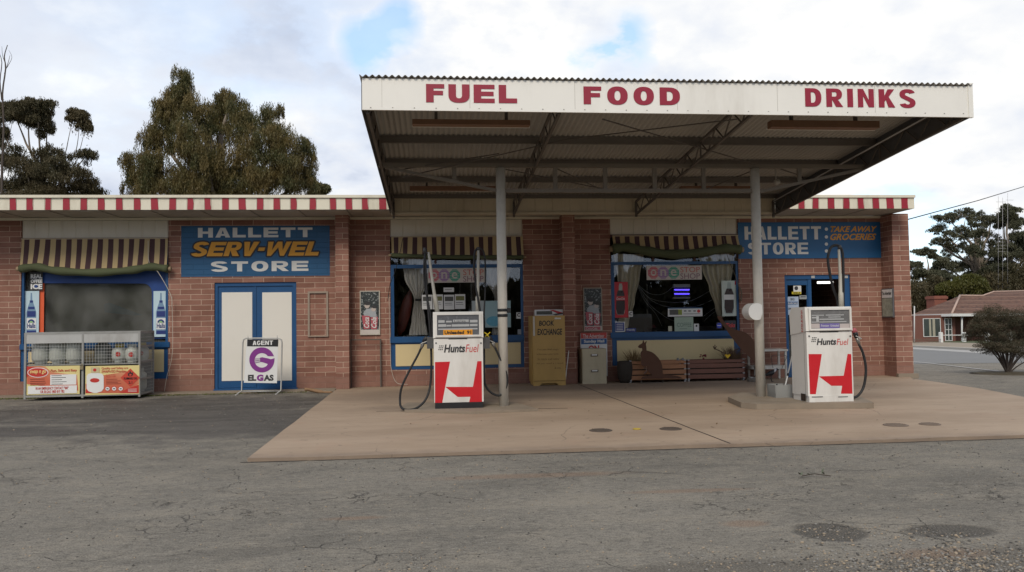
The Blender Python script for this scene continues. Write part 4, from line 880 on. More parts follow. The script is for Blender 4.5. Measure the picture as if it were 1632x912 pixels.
for x, base in ((P(803, 650, YP).x, .03), (P(1213, 638, YP).x, .075)):
    m = MB(); m.lathe((x, YP, base), [(.072, 0), (.072, zt_ - base - .04)], 20); m.build('post', POSTM, can); ppx.append(x)
m = MB(); m.tube([Vector((CX1 - .16, -6.7, zr(-6.7) - .17)), Vector((CX1 - .16, -1.4, zr(-1.4) - .17))], .012, 6); m.build('conduit', mat('conduit_grey', (.45, .45, .44)), can)
# lamp housings (unlit)
for x0, x1, y0, y1, Y, lb in ((657, 845, 190.5, 198.5, -6.45, 'unlit long strip light under the front left of the canopy'), (1230, 1402, 192, 203, -6.45, 'unlit long strip light under the front right of the canopy'), (653, 790, 296.5, 303, -2.3, 'unlit long strip light at the back left of the canopy'), (1086, 1200, 296.5, 301.5, -2.3, 'unlit long strip light at the back right of the canopy, beside the right post')):
    a, b, c, d_ = rect(Y, x0, y0, x1, y1); o = thing('strip_light', lb, 'light fitting', ((a + b) / 2, Y, c), 'strip lights under the canopy')
    m = MB(); m.box(a, b, Y, Y + .14, c, d_); m.build('housing', mat('brown_housing', (.19, .10, .055), .5, .35, 5, dirt=.3), o, bevel=.004)
    m = MB(); m.box(a - .01, b + .01, Y + .141, Y + .155, c - .004, c + .02); m.build('diffuser_rim', mat('pale_rim', (.75, .72, .66)), o)
    for xx in (a + .3, b - .3): m = MB(); m.box(xx - .02, xx + .02, Y + .05, Y + .09, d_, zr(Y) + .005); m.build('hanger', DARKST, o)
c = P(1239, 290, -3.3); m = MB(); m.lathe(c, [(.0, -.02), (.05, -.01), (.055, .03), (.03, .06)], 14, 'y', cap=False)
m.bar(c + Vector((0, .06, 0)), Vector((c.x, c.y + .06, zr(c.y) - .01)), .02)
tag(m.build('flood_light', mat('lamp_grey', (.38, .37, .34))), 'small round lamp hanging under the canopy just right of the right post', 'lamp')
# black straps and the white scoop on the posts
m = MB()
for z in (P(803, 494.5, YP).z, P(803, 503, YP).z): m.lathe((ppx[0], YP, z - .022), [(.074, 0), (.078, .004), (.078, .04), (.074, .044)], 20)
m.box(ppx[0] + .06, ppx[0] + .12, YP - .03, YP - .015, P(803, 499, YP).z, P(803, 491, YP).z)
tag(m.build('strap', BLACK), 'two black rubber straps wrapped round the left canopy post', 'strap')
o = thing('paper_towel_holder', 'white curved metal towel holder fixed to the left side of the right canopy post', 'towel holder', P(1200, 512, YP))
cx = P(1201, 497, YP); m = MB(); m.sm = False
pr = [(cx.x - .03 + .13 * math.cos(R(t)), cx.z - .0 + .13 * math.sin(R(t))) for t in range(70, 300, 15)] + [(cx.x + .06, cx.z - .02), (cx.x + .055, cx.z + .10)]
m.prism(pr, YP - .20, YP - .185); m.build('end_plate', WHITE, o); m = MB(); m.prism(pr, YP + .05, YP + .065); m.build('end_plate', WHITE, o)
m = MB(); q0 = pr[:-2]
for i in range(len(q0) - 1):
    (xa, za), (xb, zb2) = q0[i], q0[i + 1]; m.poly3([(xa, YP - .184, za), (xb, YP - .184, zb2), (xb, YP + .049, zb2), (xa, YP + .049, za)])
m.build('curved_cover', WHITE, o)

# islands
i1 = [G(641, 650), G(645, 657.5), G(752, 660), G(858, 655.5), G(820, 645), G(650, 645)]
m = MB(); m.slab([(p.x, p.y) for p in i1], .001, .035); zero(tag(m.build('pump_island', ISLC, bevel=.012), 'low worn concrete island under the left pump', 'pump island', 'concrete pump islands'))
i2 = [G(1160.5, 641), G(1181, 650.5), G(1206, 653), G(1393, 651), G(1370, 640), G(1290, 634.5), G(1180, 633.5)]
m = MB(); m.slab([(p.x, p.y) for p in i2], .001, .08); zero(tag(m.build('pump_island', ISLC, bevel=.015), 'raised concrete island with a cut corner under the right pump and post', 'pump island', 'concrete pump islands'))

# ------------------------------------------------------------------ pumps
def mesh_hose(parent, Yl, r=.0165, k=6, name='hose'):
    m = MB(); m.tube(smooth([P(*q) for q in Yl], k), r, 8); return m.build(name, RUBBER, parent)
def pump(label, Yf, x0, x1, yt, yb, base, yhead, disp, kick_black):
    a, b, c, d_ = rect(Yf, x0, yt, x1, yb); o = thing('fuel_pump', label, 'fuel pump', ((a + b) / 2, Yf + .24, base), 'fuel pumps on the forecourt')
    zh = P((x0 + x1) / 2, yhead, Yf).z; dep = .50
    # body with a head that steps back at the rear and overhangs a little in front
    m = MB(); m.box(a, b, Yf, Yf + dep, base + .085, zh - .012); m.build('body', PUMPW, o, bevel=.014)
    m = MB(); v = [(Yf - .012, zh), (Yf + dep, zh - .06), (Yf + dep + .02, d_ - .10), (Yf + dep - .05, d_), (Yf + .012, d_)]
    va = [m.b.verts.new((a - .008, y, z)) for y, z in v]; vb = [m.b.verts.new((b + .008, y, z)) for y, z in v]; m.face(va); m.face(vb[::-1])
    for i in range(5): m.face([va[i], vb[i], vb[(i + 1) % 5], va[(i + 1) % 5]])
    m.build('head', PUMPW, o, bevel=.014)
    fr = frame('display_frame', Yf - .03, (disp[0] - 3, disp[1] - 3, disp[2] + 3, disp[3] + 3), disp, PUMPW, o, .03)
    m = MB(); rbox(m, Yf - .014, *disp, .004); m.build('display', mat('display_dark_%d' % kick_black, (.115, .12, .13) if kick_black else (.15, .15, .15), .25, .25, 8), o)
    m = MB(); m.box(a + .01, b - .01, Yf - .008 if kick_black else Yf - .012, Yf + dep - .01, base, base + .084); m.build('kick_plate', BLACK if kick_black else PUMPW, o, bevel=.006)
    m = MB()
    for px in (x0 + 3.5, x1 - 3.5): p = P(px, yhead + 8.5, Yf); m.lathe((p.x, Yf - .006, p.z), [(.013, 0), (.013, .006)], 12, 'y')
    m.build('lock', mat('lock_grey', (.10, .10, .10)), o)
    m = MB(); m.box(a - .002, a - .0004, Yf + .075, Yf + .079, base + .09, zh - .03); m.box(b + .0004, b + .002, Yf + .075, Yf + .079, base + .09, zh - .03); m.build('panel_seam', mat('seam_dark', (.08, .075, .065)), o)
    m = MB(); rbox(m, Yf - .003, (x0 + x1) / 2 - 16, yhead + 1.4, (x0 + x1) / 2 + 14, yhead + 2.4, .0025); m.build('slot', BLACK, o)
    return o
Y1 = G(730, 655).y + .03
pu = pump('left fuel pump with orange unleaded label, red panels and two looping hoses', Y1, 691.5, 770, 497, 654.5, .036, 538.5, (696.5, 502, 763.5, 534), 1)
y = Y1 - .016
for r_ in ((698.5, 510.5, 708.5, 514.5), (722, 509.5, 747, 513.5), (749, 510, 761, 514), (698.5, 517, 711, 521), (720, 517, 748, 520.5), (749, 516.5, 761, 520), (698.5, 523.5, 761, 525.5), (711, 511.5, 720, 514), (711.5, 518, 719, 520.5)): dab(pu, y, *r_, mat('pale_readout', (.42, .43, .43), .4), 'readout')
plet('Litres', y - .003, 724, 510.3, 742, 513, CHAR, pu, bold=0); 
dab(pu, y, 706.5, 525.6, 753, 534, mat('orange_label', (.72, .30, .01), .5), 'price_label', 2); plet('Unleaded  91', y - .005, 708.5, 527.2, 751, 532.8, BLACK, pu, bold=.035)
def pump_logo(o, Y, x0, y0, w_, s=1):
    q = x0
    for i in range(3):
        for j in range(3): 
            if True:
                px = x0 + j * 2.6 * s + (2 - i) * .7; py = y0 - 2 + i * 2.9; p = P(px, py, Y); m_dot.lathe((p.x, Y - .003, p.z), [(.009, 0), (.009, .002)], 8, 'y')
m_dot = MB(); pump_logo(pu, Y1, 699.5, 553.5, 70); m_dot.build('logo_dot', CHAR, pu)
plet('Hunts', Y1, 707.5, 549, 741.5, 562, CHAR, pu, bold=.035, shear=.2); plet('Fuel', Y1, 742, 549, 763, 561.5, mat('fuel_red', (.50, .03, .03), .4), pu, bold=.0, shear=.2)
Z3 = dict(sx=2.681, ox=540, oy=340)
for l_ in ([(411, 636), (475, 634), (441, 814), (411, 814)], [(592, 632), (610, 632), (612, 812), (556, 812), (562, 784), (508, 785), (455, 742), (573, 742)]): pshape(pu, Y1, l_, PUMPR, 'red_panel', .8, **Z3)
m = MB(); rbox(m, Y1 - .012, 699, 650.5, 722, 652, .003); rbox(m, Y1 - .012, 738, 650.5, 765, 652, .003); m.build('kick_slot', mat('slot_dark', (.03, .03, .03)), pu)
def mast(o, pts_, r):
    m = MB(); m.tube([P(*q) for q in pts_], r, 10); return m.build('mast', mat('mast_grey', (.42, .40, .34), .5, .1, 8, dirt=.3), o)
yb = Y1 + .22
mast(pu, [(697, 497.5, yb), (694, 480, yb), (692.6, 470, yb), (692.4, 469.5, yb), (687, 432, yb), (683, 402, yb)], [.034, .034, .033, .024, .022, .018])
mast(pu, [(761.5, 497.5, yb), (761.5, 473, yb), (761.5, 472, yb), (761.8, 435, yb), (762.5, 398, yb)], [.034, .034, .022, .022, .020])
m = MB(); m.lathe(P(677, 400, yb), [(.02, -.03), (.026, 0), (.022, .04), (.01, .05)], 10); m.lathe(P(762.5, 397, yb), [(.022, -.02), (.024, .02), (.01, .03)], 10); m.tube([P(677, 402, yb), P(683, 404, yb)], .014, 6); m.build('hose_clamp', mat('clamp_black', (.04, .04, .04)), pu)
yo = Y1 + .16
mesh_hose(pu, [(677, 398, yb), (678.5, 430, yb), (680.5, 470, yb), (684, 510, yo), (686.5, 545, yo), (687.5, 580, yo), (686, 612, yo), (680, 634, yo - .05), (668, 648, yo - .1), (654, 653.2, yo - .14), (641, 651, yo - .1), (637.5, 640, yo), (640, 618, yo), (652, 592, yo), (666, 566, yo), (671, 555, yo)])
mesh_hose(pu, [(677, 402, yb), (675.5, 430, yb), (678, 462, yb), (684, 490, yo), (688, 520, yo), (687, 552, yo)], .012)
mesh_hose(pu, [(762, 395, yb), (757, 402, yb), (755.5, 425, yb), (759, 458, yb), (764, 490, yo), (769, 520, yo), (771.5, 560, yo), (771.5, 600, yo), (774, 615, yo), (783, 626, yo), (795, 630.5, yo), (804, 624, yo), (808.5, 606, yo), (804, 586, yo), (795, 567, yo), (789, 554, yo)])
mesh_hose(pu, [(764, 395, yb), (771, 402, yb), (773.5, 425, yb), (773, 470, yb), (771, 510, yo), (770.5, 545, yo)], .012)
def nozzle(o, Y, tip, hand, end, mt_grip, side):
    """tip = where the spout enters the side boot, end = where the hose leaves"""
    A, B, C_ = P(*tip, Y), P(*hand, Y), P(*end, Y); m = MB(); m.tube([A, (A + B) / 2 + Vector((0, 0, .01)), B], [.032, .036, .03], 10); n_ = m.build('nozzle', mt_grip, o)
    m = MB(); m.tube([B, (B + C_) / 2, C_], [.022, .026, .018], 8); m.build('swivel', mat('brass_grey', (.22, .21, .19), .35, metal=.6), n_)
    m = MB(); m.tube(smooth([A + Vector((0, -.03, -.06)), (A + B) / 2 + Vector((-side * .07, -.03, -.06)), B + Vector((-side * .02, -.02, -.02))], 4), .008, 6); m.build('trigger', GALV, n_)
    ORG[n_.name]; return n_
nozzle(pu, yo, (682, 537), (675, 546), (671, 556), BLACK, 1); nozzle(pu, yo, (777, 535), (784, 545), (788.5, 554), BLACK, -1)
m = MB(); p = P(686, 548, yo); m.box(p.x - .05, P(691.5, 548, Y1).x - .001, Y1 + .08, Y1 + .26, p.z - .07, p.z + .1); m.build('nozzle_boot', mat('boot_grey', (.07, .07, .07)), pu, bevel=.01); m = MB(); p = P(776, 548, yo); m.box(P(770, 548, Y1).x + .001, p.x + .04, Y1 + .08, Y1 + .26, p.z - .07, p.z + .1); m.build('nozzle_boot', mat('boot_grey', (.07, .07, .07)), pu, bevel=.01)
m = MB(); p = P(776, 533, yo - .05); m.tube([p + Vector((-.04, 0, .03)), p, p + Vector((.03, 0, -.05))], .010, 5); m.tube([p + Vector((-.03, 0, -.04)), p + Vector((.05, 0, .03))], .008, 5); m.build('yellow_tie', mat('yellow_tie', (.6, .45, .02)), pu)

Y2 = G(1320, 640.5, .08).y
pu2 = pump('right fuel pump with purple premium label, red panels and a single hose', Y2, 1286, 1358.5, 489, 638.5, .08, 527.5, (1292.5, 494, 1354.5, 523.5), 0)
y = Y2 - .016
Z7 = dict(sx=5.069, ox=1240, oy=480)
for l_ in ([(246, 428), (353, 428), (305, 752), (258, 752)], [(562, 427), (591, 428), (601, 748), (508, 748), (518, 684), (430, 684), (330, 608), (530, 603)]): pshape(pu2, Y2, l_, PUMPR, 'red_panel', .8, **Z7)
for r_ in ((1301, 504, 1305, 513), (1294, 505.5, 1301, 507.5), (1293.5, 502, 1313, 503.2), (1316, 501.5, 1345, 502.8), (1306, 508, 1345, 509.6), (1293.5, 512.5, 1349, 513.8), (1320, 504.8, 1340, 506)): dab(pu2, y, *r_, mat('pale_readout', (0, 0, 0)), 'readout')
for r_ in ((1293, 516, 1306.5, 523.2), (1338.5, 516, 1354, 523.2)): dab(pu2, y, *r_, mat('pinkish_strip', (.45, .40, .38)), 'label_strip')
dab(pu2, y, 1307, 515.5, 1338, 523.4, mat('purple_label', (.15, .12, .33), .5), 'price_label', 2); plet('Premium  Unleaded', y - .005, 1308.5, 517.3, 1336.5, 520.8, PAPER, pu2, bold=.0)
m = MB(); m.slab([(P(1286, 600, Y2).x - .0035, Y2 + .06), (P(1286, 600, Y2).x - .0005, Y2 + .06), (P(1286, 600, Y2).x - .0005, Y2 + .20), (P(1286, 600, Y2).x - .0035, Y2 + .20)], .09, .19); m.build('rusted_hole', mat('rust_hole', (.035, .02, .012), .9, .4, 20), pu2)
m_dot = MB(); pump_logo(pu2, Y2, 1293.8, 540.5, 70); m_dot.build('logo_dot', CHAR, pu2)
plet('Hunts', Y2, 1301.3, 539.5, 1332.8, 550, CHAR, pu2, bold=.035, shear=.2); plet('Fuel', Y2, 1333.2, 540, 1352, 550, mat('fuel_red', (0, 0, 0)), pu2, bold=.0, shear=.2)
m = MB(); rbox(m, Y2 - .016, 1294, 632.2, 1311.5, 633.4, .003); rbox(m, Y2 - .016, 1336, 632.0, 1351.5, 633.2, .003); m.build('kick_slot', mat('slot_dark', (0, 0, 0)), pu2)
sx = rect(Y2, 1284.5, 500, 1358, 600)[0]
for i, ch in enumerate('50402'): letters(ch, Y2 + .06, Y2 + .11, P(1281, 498 + i * 7, Y2 + .1).z - .028, P(1281, 498 + i * 7, Y2 + .1).z + .028, 0, mat('fuel_red', (0, 0, 0)), pu2, side=sx - .009)
yb = Y2 + .22
mast(pu2, [(1341, 490, yb), (1340, 467, yb), (1339.5, 466, yb), (1339, 437, yb), (1338.7, 436, yb), (1337, 398, yb)], [.036, .035, .026, .025, .022, .018])
mesh_hose(pu2, [(1336, 489, yb + .1), (1334, 476, yb + .1), (1328.5, 462, yb + .05), (1322.5, 436, yb), (1319.5, 412, yb), (1323.5, 396, yb), (1331, 391, yb), (1338.5, 393.5, yb), (1343, 405, yb), (1344, 440, yb), (1344, 489, yb + .05)], .02)
m = MB(); p = P(1338, 394, yb); m.lathe(p, [(.02, -.03), (.03, 0), (.02, .03)], 10); m.build('hose_clamp', mat('clamp_black', (0, 0, 0)), pu2)
yo = Y2 + .2
nozzle(pu2, yo, (1362, 529), (1365, 538), (1369.5, 549.5), BLACK, -1)
m = MB(); A = P(1357.5, 527.5, yo); B = P(1364.5, 530.5, yo); m.tube([A, (A + B) / 2 + Vector((0, 0, .02)), B], [.032, .042, .028], 10); m.build('red_boot', mat('faded_red_boot', (.33, .07, .08), .5), pu2)
mesh_hose(pu2, [(1369, 549, yo), (1375, 562, yo), (1379.5, 582, yo), (1379.5, 600, yo), (1375.5, 619, yo), (1367, 631, yo - .03), (1358, 634.5, yo - .06), (1350, 635.5, yo - .06)], .019)

# squeegee and tub
tb = thing('squeegee_tub', 'translucent grey plastic tub of water beside the right canopy post', 'tub', G(1245, 642, .08))
a, b, c, d_ = rect(-4.75, 1231, 619, 1259, 638); cx = (a + b) / 2; hw = (b - a) / 2
def tub(m, w0, w1, y0, y1, z0, z1, th):
    for s in (-1, 1):
        m.prism([(cx + s * w0, z0), (cx + s * w1, z1), (cx + s * (w1 - th), z1), (cx + s * (w0 - th), z0 + .004)], y0, y1)
    m.box(cx - w0 + th, cx + w0 - th, y0, y0 + th, z0, z1); m.box(cx - w0 + th, cx + w0 - th, y1 - th, y1, z0, z1); m.box(cx - w0 + th, cx + w0 - th, y0 + th, y1 - th, z0, z0 + th)
q = NT('tub_plastic'); m_ = q.bsdf((.45, .46, .45), .35); q.b.inputs['Transmission Weight'].default_value = .35; q.b.inputs['Alpha'].default_value = .8
m = MB(); tub(m, hw * .93, hw, -4.85, -4.55, .08, .27, .008); m.build('shell', q.m, tb); m = MB(); m.box(cx - hw * .9, cx + hw * .9, -4.84, -4.56, .09, .15); m.build('water', mat('murky_water', (.12, .12, .07), .15), tb)
o = thing('squeegee', 'long black and white squeegee standing in the tub and leaning on the right pump', 'squeegee', P(1250, 622, -4.7))
A, B = P(1250, 622, -4.70), P(1269, 538, -4.55)
m = MB(); m.tube([A, A.lerp(B, .27)], .011, 6); m.tube([A.lerp(B, .32), A.lerp(B, .83)], .011, 6); m.build('pole', WHITE, o)
m = MB(); m.tube([A.lerp(B, .27), A.lerp(B, .32)], .016, 6); m.tube([A.lerp(B, .80), B], .020, 6); m.build('grip', BLACK, o)
m = MB(); m.tube(smooth(pth(-4.72, [(1244, 624), (1246, 620.5), (1250, 622), (1254, 620.5), (1255.5, 624)]), 3), .010, 6); m.build('head', mat('blue_grey_head', (.10, .14, .22)), o)
m = MB(); m.tube([P(1239, 621, -4.7), P(1238, 612, -4.7)], [.018, .013], 6); tag(m.build('brush_handle', BLACK), 'short black brush handle sticking up out of the tub', 'brush')

# ------------------------------------------------------------------ things along the wall
# fridge
Yf = -.72; a, b, c, d_ = rect(Yf, 849.5, 503, 901, 611); fr = thing('fridge', 'old mustard yellow fridge with black hand lettering used for book exchange', 'fridge', ((a + b) / 2, Yf + .3, 0))
MUS = mat('mustard_paint', (.43, .265, .072), .42, .12, 2.5, dirt=.3, streak=True)
m = MB(); m.box(a - .015, b + .004, Yf + .06, -.12, .06, d_); m.build('cabinet', MUS, fr, bevel=.02)
m = MB(); m.box(a, b, Yf, Yf + .055, .10, d_ - .004); m.build('door', MUS, fr, bevel=.014)
m = MB(); m.prism([(a, .0), (a + .12, .0), (a + .17, .05), (b - .19, .05), (b - .14, .0), (b, .0), (b, .09), (a, .09)], Yf + .015, Yf + .05); m.box(a, b, -.6, -.2, .005, .06); m.build('base_plinth', MUS, fr)
m = MB(); rbox(m, Yf - .03, 849.6, 504.5, 852.4, 535.5, .02); m.build('handle', mat('handle_cream', (.52, .48, .40), .3), fr, bevel=.006)
m = MB(); rbox(m, Yf - .012, 884, 506.5, 894, 508.8, .011); c_ = P(886, 507.6, Yf); m.lathe((c_.x, Yf - .02, c_.z), [(.02, 0), (.02, .02)], 12, 'y'); m.build('badge', mat('chrome', (.55, .52, .46), .3, metal=.5), fr)
plet('BOOK', Yf - .001, 859, 511, 883, 519.5, BLACK, fr, bold=.022, shear=.1); plet('EXCHANGE', Yf - .001, 856.5, 524, 896, 534, BLACK, fr, bold=.022, shear=.1)
for t_, x0, x1, yy in (('You can find magic', 856, 891, 557.5), ('wherever you look', 855.5, 890, 565), ('Sit back and relax', 856.5, 891, 572.5), ('All you need is a book', 855, 898, 579.8), ('& time.', 884, 894, 586.5)):
    plet(t_, Yf - .001, x0, yy - 2, x1, yy + 1.6, mat('brown_ink', (.08, .045, .01)), fr, bold=-.012, shear=.15)
o = poster('display_board', 'white picture board with red and black lines standing on top of the yellow fridge', 'board', -.3, (852, 493.5, 899.5, 503), PAPER, .01)
dab(o, -.3, 855, 496, 880, 501.5, mat('photo_print_0', (0, 0, 0))); pshape(o, -.3, [(876, 494), (882, 494), (899, 499), (899, 500.5), (890, 500.5)], COKR); pshape(o, -.3, [(880, 501.5), (896, 498.5), (899, 500), (886, 502.5)], CHAR, k=2)
# leaning white stick
m = MB(); m.bar(P(900.5, 611, -.45) * 1, P(906.5, 559, -.42), .016); tag(m.build('white_stick', WHITE), 'thin white stick leaning between the yellow fridge and the brick pier', 'stick')
# filing cabinet and board
Yc = -.50; a, b, c, d_ = rect(Yc, 928, 556, 966.5, 611.5); fc = thing('filing_cabinet', 'old beige two-drawer filing cabinet under the right drink poster', 'cabinet', ((a + b) / 2, Yc + .2, 0))
BEI = mat('cabinet_beige', (.46, .40, .27), .5, .08, 3, dirt=.35, streak=True)
m = MB(); m.box(a, b, Yc, -.07, .0, d_); m.build('carcass', BEI, fc, bevel=.008)
zm = P(947, 583.5, Yc).z
for z0, z1 in ((.07, zm - .006), (zm + .006, d_ - .025)):
    m = MB(); m.box(a + .015, b - .015, Yc - .012, Yc - .0005, z0, z1); dw = m.build('drawer', BEI, fc, bevel=.004)
    zc = z1 - (z1 - z0) * .32; m = MB(); m.box((a + b) / 2 - .075, (a + b) / 2 + .075, Yc - .028, Yc - .0125, zc - .028, zc + .022); m.build('handle', mat('handle_bronze', (.13, .105, .07), .4, metal=.4), dw, bevel=.005)
    m = MB(); m.box((a + b) / 2 - .055, (a + b) / 2 + .055, Yc - .0295, Yc - .0282, zc - .008, zc + .016); m.build('label_slot', PAPER, dw)
nb_ = thing('newspaper_board', 'newspaper headline board with red and blue bands standing behind the filing cabinet', 'board', P(946, 580, -.05))
yy = -.055
m = MB(); rbox(m, yy, 925.5, 530.5, 968, 600, .02); m.build('board', PAPER, nb_)
dab(nb_, yy, 925.5, 530.5, 967, 539.5, mat('advert_red', (.45, .05, .04), .5)); dab(nb_, yy, 926, 540, 967, 548.5, mat('mail_blue', (.015, .09, .26), .5))
plet('The Advertiser', yy - .003, 929, 532.5, 963, 538.5, PAPER, nb_, bold=.0); plet('Sunday Mail', yy - .003, 930.5, 541.5, 963, 547.5, PAPER, nb_, bold=.035)
plet('ON', yy, 938, 550.5, 955, 560, mat('advert_red', (0, 0, 0)), nb_, bold=.05)
# planters
def planter(label, x0, x1, Yp, wm):
    a, b, c, d_ = rect(Yp, x0, 570, x1, 606.5); o = thing('planter_box', label, 'planter', ((a + b) / 2, Yp + .2, 0), 'slatted timber planters below the right shop window'); dp = .36; zs = [.055, .165, .275, .375]
    for i, z in enumerate(zs):
        h_ = (.085, .085, .085, .06)[i]
        m = MB(); m.box(a + .012, b - .012, Yp, Yp + .02, z, z + h_); m.box(a + .012, b - .012, Yp + dp - .02, Yp + dp, z, z + h_); m.box(a, a + .02, Yp + .021, Yp + dp - .021, z, z + h_); m.box(b - .02, b, Yp + .021, Yp + dp - .021, z, z + h_); m.build('slat', wm, o, bevel=.004, seg=1)
    for xx in (a + .022, b - .022):
        for y_ in (Yp + .022, Yp + dp - .06):
            m = MB(); m.box(xx - .02, xx + .02, y_, y_ + .04, .0, .44)
            if y_ < Yp + .1:
                for z in (.05, .155, .265, .37, .44): m.box(xx - .022, xx + .022, Yp - .006, Yp - .0005, z - .012, z + .012)
            m.build('corner_post', mat('post_cap_grey', (.30, .30, .30), .6), o)
    m = MB(); m.box(a + .03, b - .03, Yp + .03, Yp + dp - .03, .10, .34); m.build('soil', mat('soil', (.035, .025, .018), .95), o); return o, a, b
pl, a1, b1_ = planter('warm brown slatted planter behind the kangaroo cutout', 1003, 1094, -.50, mat('warm_timber', (.36, .165, .075), .55, .3, 6, dirt=.3))
pl2, a2, b2_ = planter('dark red-brown slatted planter beside the big rusty cutout', 1096, 1187, -.50, mat('dark_timber', (.17, .07, .045), .55, .3, 6, dirt=.3))
# side planter/pot left of crate
m = MB(); p = P(997, 606, -.42); m.lathe((p.x, -.40, 0), [(.10, 0), (.15, .08), (.17, .30), (.16, .42), (.13, .44)], 14); o = m.build('plant_pot', mat('dark_clay', (.03, .022, .016), .8), None); tag(o, 'dark clay pot at the left end of the warm brown planter', 'pot')
def grass_tuft(label, px, Yp, z0, h_, n_, spread, c, cat='plant'):
    m = MB(); p0 = P(px, 560, Yp)
    for i in range(n_):
        an = random.uniform(0, 6.28); rr = random.uniform(0, spread); l_ = h_ * random.uniform(.5, 1); b0 = Vector((p0.x + rr * .4 * math.cos(an), Yp + rr * .3 * math.sin(an), z0)); ti = b0 + Vector((rr * math.cos(an) * 1.3, rr * math.sin(an) * .8, l_)); md = (b0 + ti) / 2 + Vector((0, 0, l_ * .15)); w_ = Vector((.004, .002, 0))
        m.poly3([b0 - w_, b0 + w_, md + w_, md - w_]); m.poly3([md - w_, md + w_, ti])
    return tag(m.build('grass_tuft', mat('straw_' + str(int(c[0] * 100)), c, .9, .3, 20)), label, cat)
grass_tuft('dry straw-coloured grass tuft behind the head of the kangaroo cutout', 1010, -.32, .32, .38, 220, .20, (.24, .16, .07)); grass_tuft('dry brown grass tuft at the right end of the dark planter', 1166, -.32, .32, .42, 260, .22, (.17, .11, .06))
m = MB()
for i in range(26):
    p = P(1121 + random.uniform(-5.5, 5.5), 567 + random.uniform(-1.5, 2), -.4 + random.uniform(-.05, .05)); m.lathe(p, [(.0, -.012), (.014, -.004), (.012, .008), (.0, .012)], 6, cap=False)
m.tube([P(1121, 570, -.4), P(1121, 576, -.4)], .02, 6); tag(m.build('red_flowers', mat('crimson_petal', (.16, .01, .015))), 'small cluster of dark red flowers on the dark planter', 'flowers')
for k, px in enumerate((1080.5, 1088.5)):
    p = P(px, 569, -.42); m = MB(); m.lathe((p.x, -.40, .415), [(.026, 0), (.030, .03), (.022, .05), (.024, .065)], 10); m.box(p.x - .035, p.x + .035, -.44, -.36, .405, .414)
    tag(m.build('garden_tap', mat('pot_grey', (.22, .22, .21), .7)), ('left', 'right')[k] + ' of two small grey fittings on the right end of the warm brown planter', 'fitting', 'grey fittings on the planter')
# bent wire flower with yellow heart
m = MB(); m.mi = 0; m.tube(smooth(pth(-.55, [(1139, 556), (1150, 561), (1160, 565.5)]), 4), .010, 5); m.tube(smooth(pth(-.55, [(1160, 566), (1170, 559), (1178, 556)]), 4), .009, 5)
for e_ in ((1136.5, 552), (1139.5, 549.5), (1142, 552)): m.tube([P(1139, 557, -.55), P(*e_, -.55)], .009, 5)
o = m.build('wire_ornament', mat('rust_wire', (.09, .05, .03), .8)); tag(o, 'bent rusty wire claw with a yellow heart above the dark planter', 'ornament')
m = MB(); m.prism([(P(x, y_, -.57).x, P(x, y_, -.57).z) for x, y_ in ((1155, 566), (1157.5, 564.6), (1159.8, 565.8), (1162, 564.4), (1164.6, 566.3), (1159.6, 571.5))], -.575, -.56); m.build('yellow_heart', mat('yellow_heart', (.62, .40, .01)), o)
# rusty cutouts
RUST = mat('rust_steel', (.10, .045, .025), .85, .35, 7, dirt=.3, bump=.002)
kz = dict(sx=7.015, ox=970, oy=490)
roo = [(328, 438), (345, 418), (366, 408), (378, 398), (381, 378), (388, 365), (397, 383), (402, 402), (412, 384), (427, 377), (421, 398), (416, 412), (421, 440), (424, 482), (450, 488), (484, 500), (520, 526), (556, 565), (582, 605), (598, 650), (604, 700), (606, 742), (640, 752), (700, 757), (770, 768), (826, 790), (826, 797), (760, 795), (690, 795), (620, 790), (604, 796), (520, 796), (430, 797), (362, 800), (372, 782), (400, 770), (440, 762), (488, 756), (470, 742), (446, 722), (436, 700), (430, 672), (424, 655), (416, 664), (404, 662), (372, 650), (362, 622), (362, 585), (366, 560), (357, 540), (358, 505), (376, 480), (372, 456), (350, 457), (334, 450)]
kg = thing('kangaroo_cutout', 'rusty sheet-metal kangaroo standing in front of the warm brown planter, facing left', 'sculpture', P(1040, 606, -.68)); kg.location.z = 0; ORG[kg.name] = Vector(kg.location)
m = MB(); m.prism(pts(-.68, roo, **kz), -.684, -.676); m.build('silhouette', RUST, kg)
m = MB(); m.tube(pth(-.68, [(1026, 588), (1029.5, 586), (1030.5, 591), (1026.5, 596)]), .014, 6); m.build('forepaw', mat('pale_rust', (.16, .10, .075), .8), kg)
m = MB(); zb3 = 0.0
for px in (1022, 1056.5): p = P(px, 604, -.68); m.tube([(p.x, -.68, 0), (p.x, -.68, .07)], .006, 5)
m.tube([(P(1021, 604, -.68).x, -.68, .006), (P(1057, 604, -.68).x, -.68, .006)], .006, 5); m.build('stake', DARKST, kg)
bz2 = dict(sx=5.7, ox=1100, oy=490)
big = [(243, 84), (262, 78), (278, 80), (290, 100), (308, 132), (335, 162), (370, 185), (410, 203), (455, 212), (505, 230), (550, 266), (580, 310), (600, 360), (640, 420), (668, 480), (680, 560), (676, 640), (655, 660), (640, 700), (560, 700), (578, 640), (596, 600), (590, 540), (572, 490), (530, 445), (470, 388), (415, 322), (365, 258), (322, 195), (285, 150), (258, 112)]
bg_ = thing('animal_cutout', 'large curved rusty sheet-metal animal shape rising behind the right canopy post', 'sculpture', P(1205, 606, -.62)); bg_.location.z = 0; ORG[bg_.name] = Vector(bg_.location)
zs_ = pts(-.62, big, **bz2); m = MB(); m.prism([(x, max(z, .0)) for x, z in zs_], -.625, -.617); m.build('silhouette', RUST, bg_)
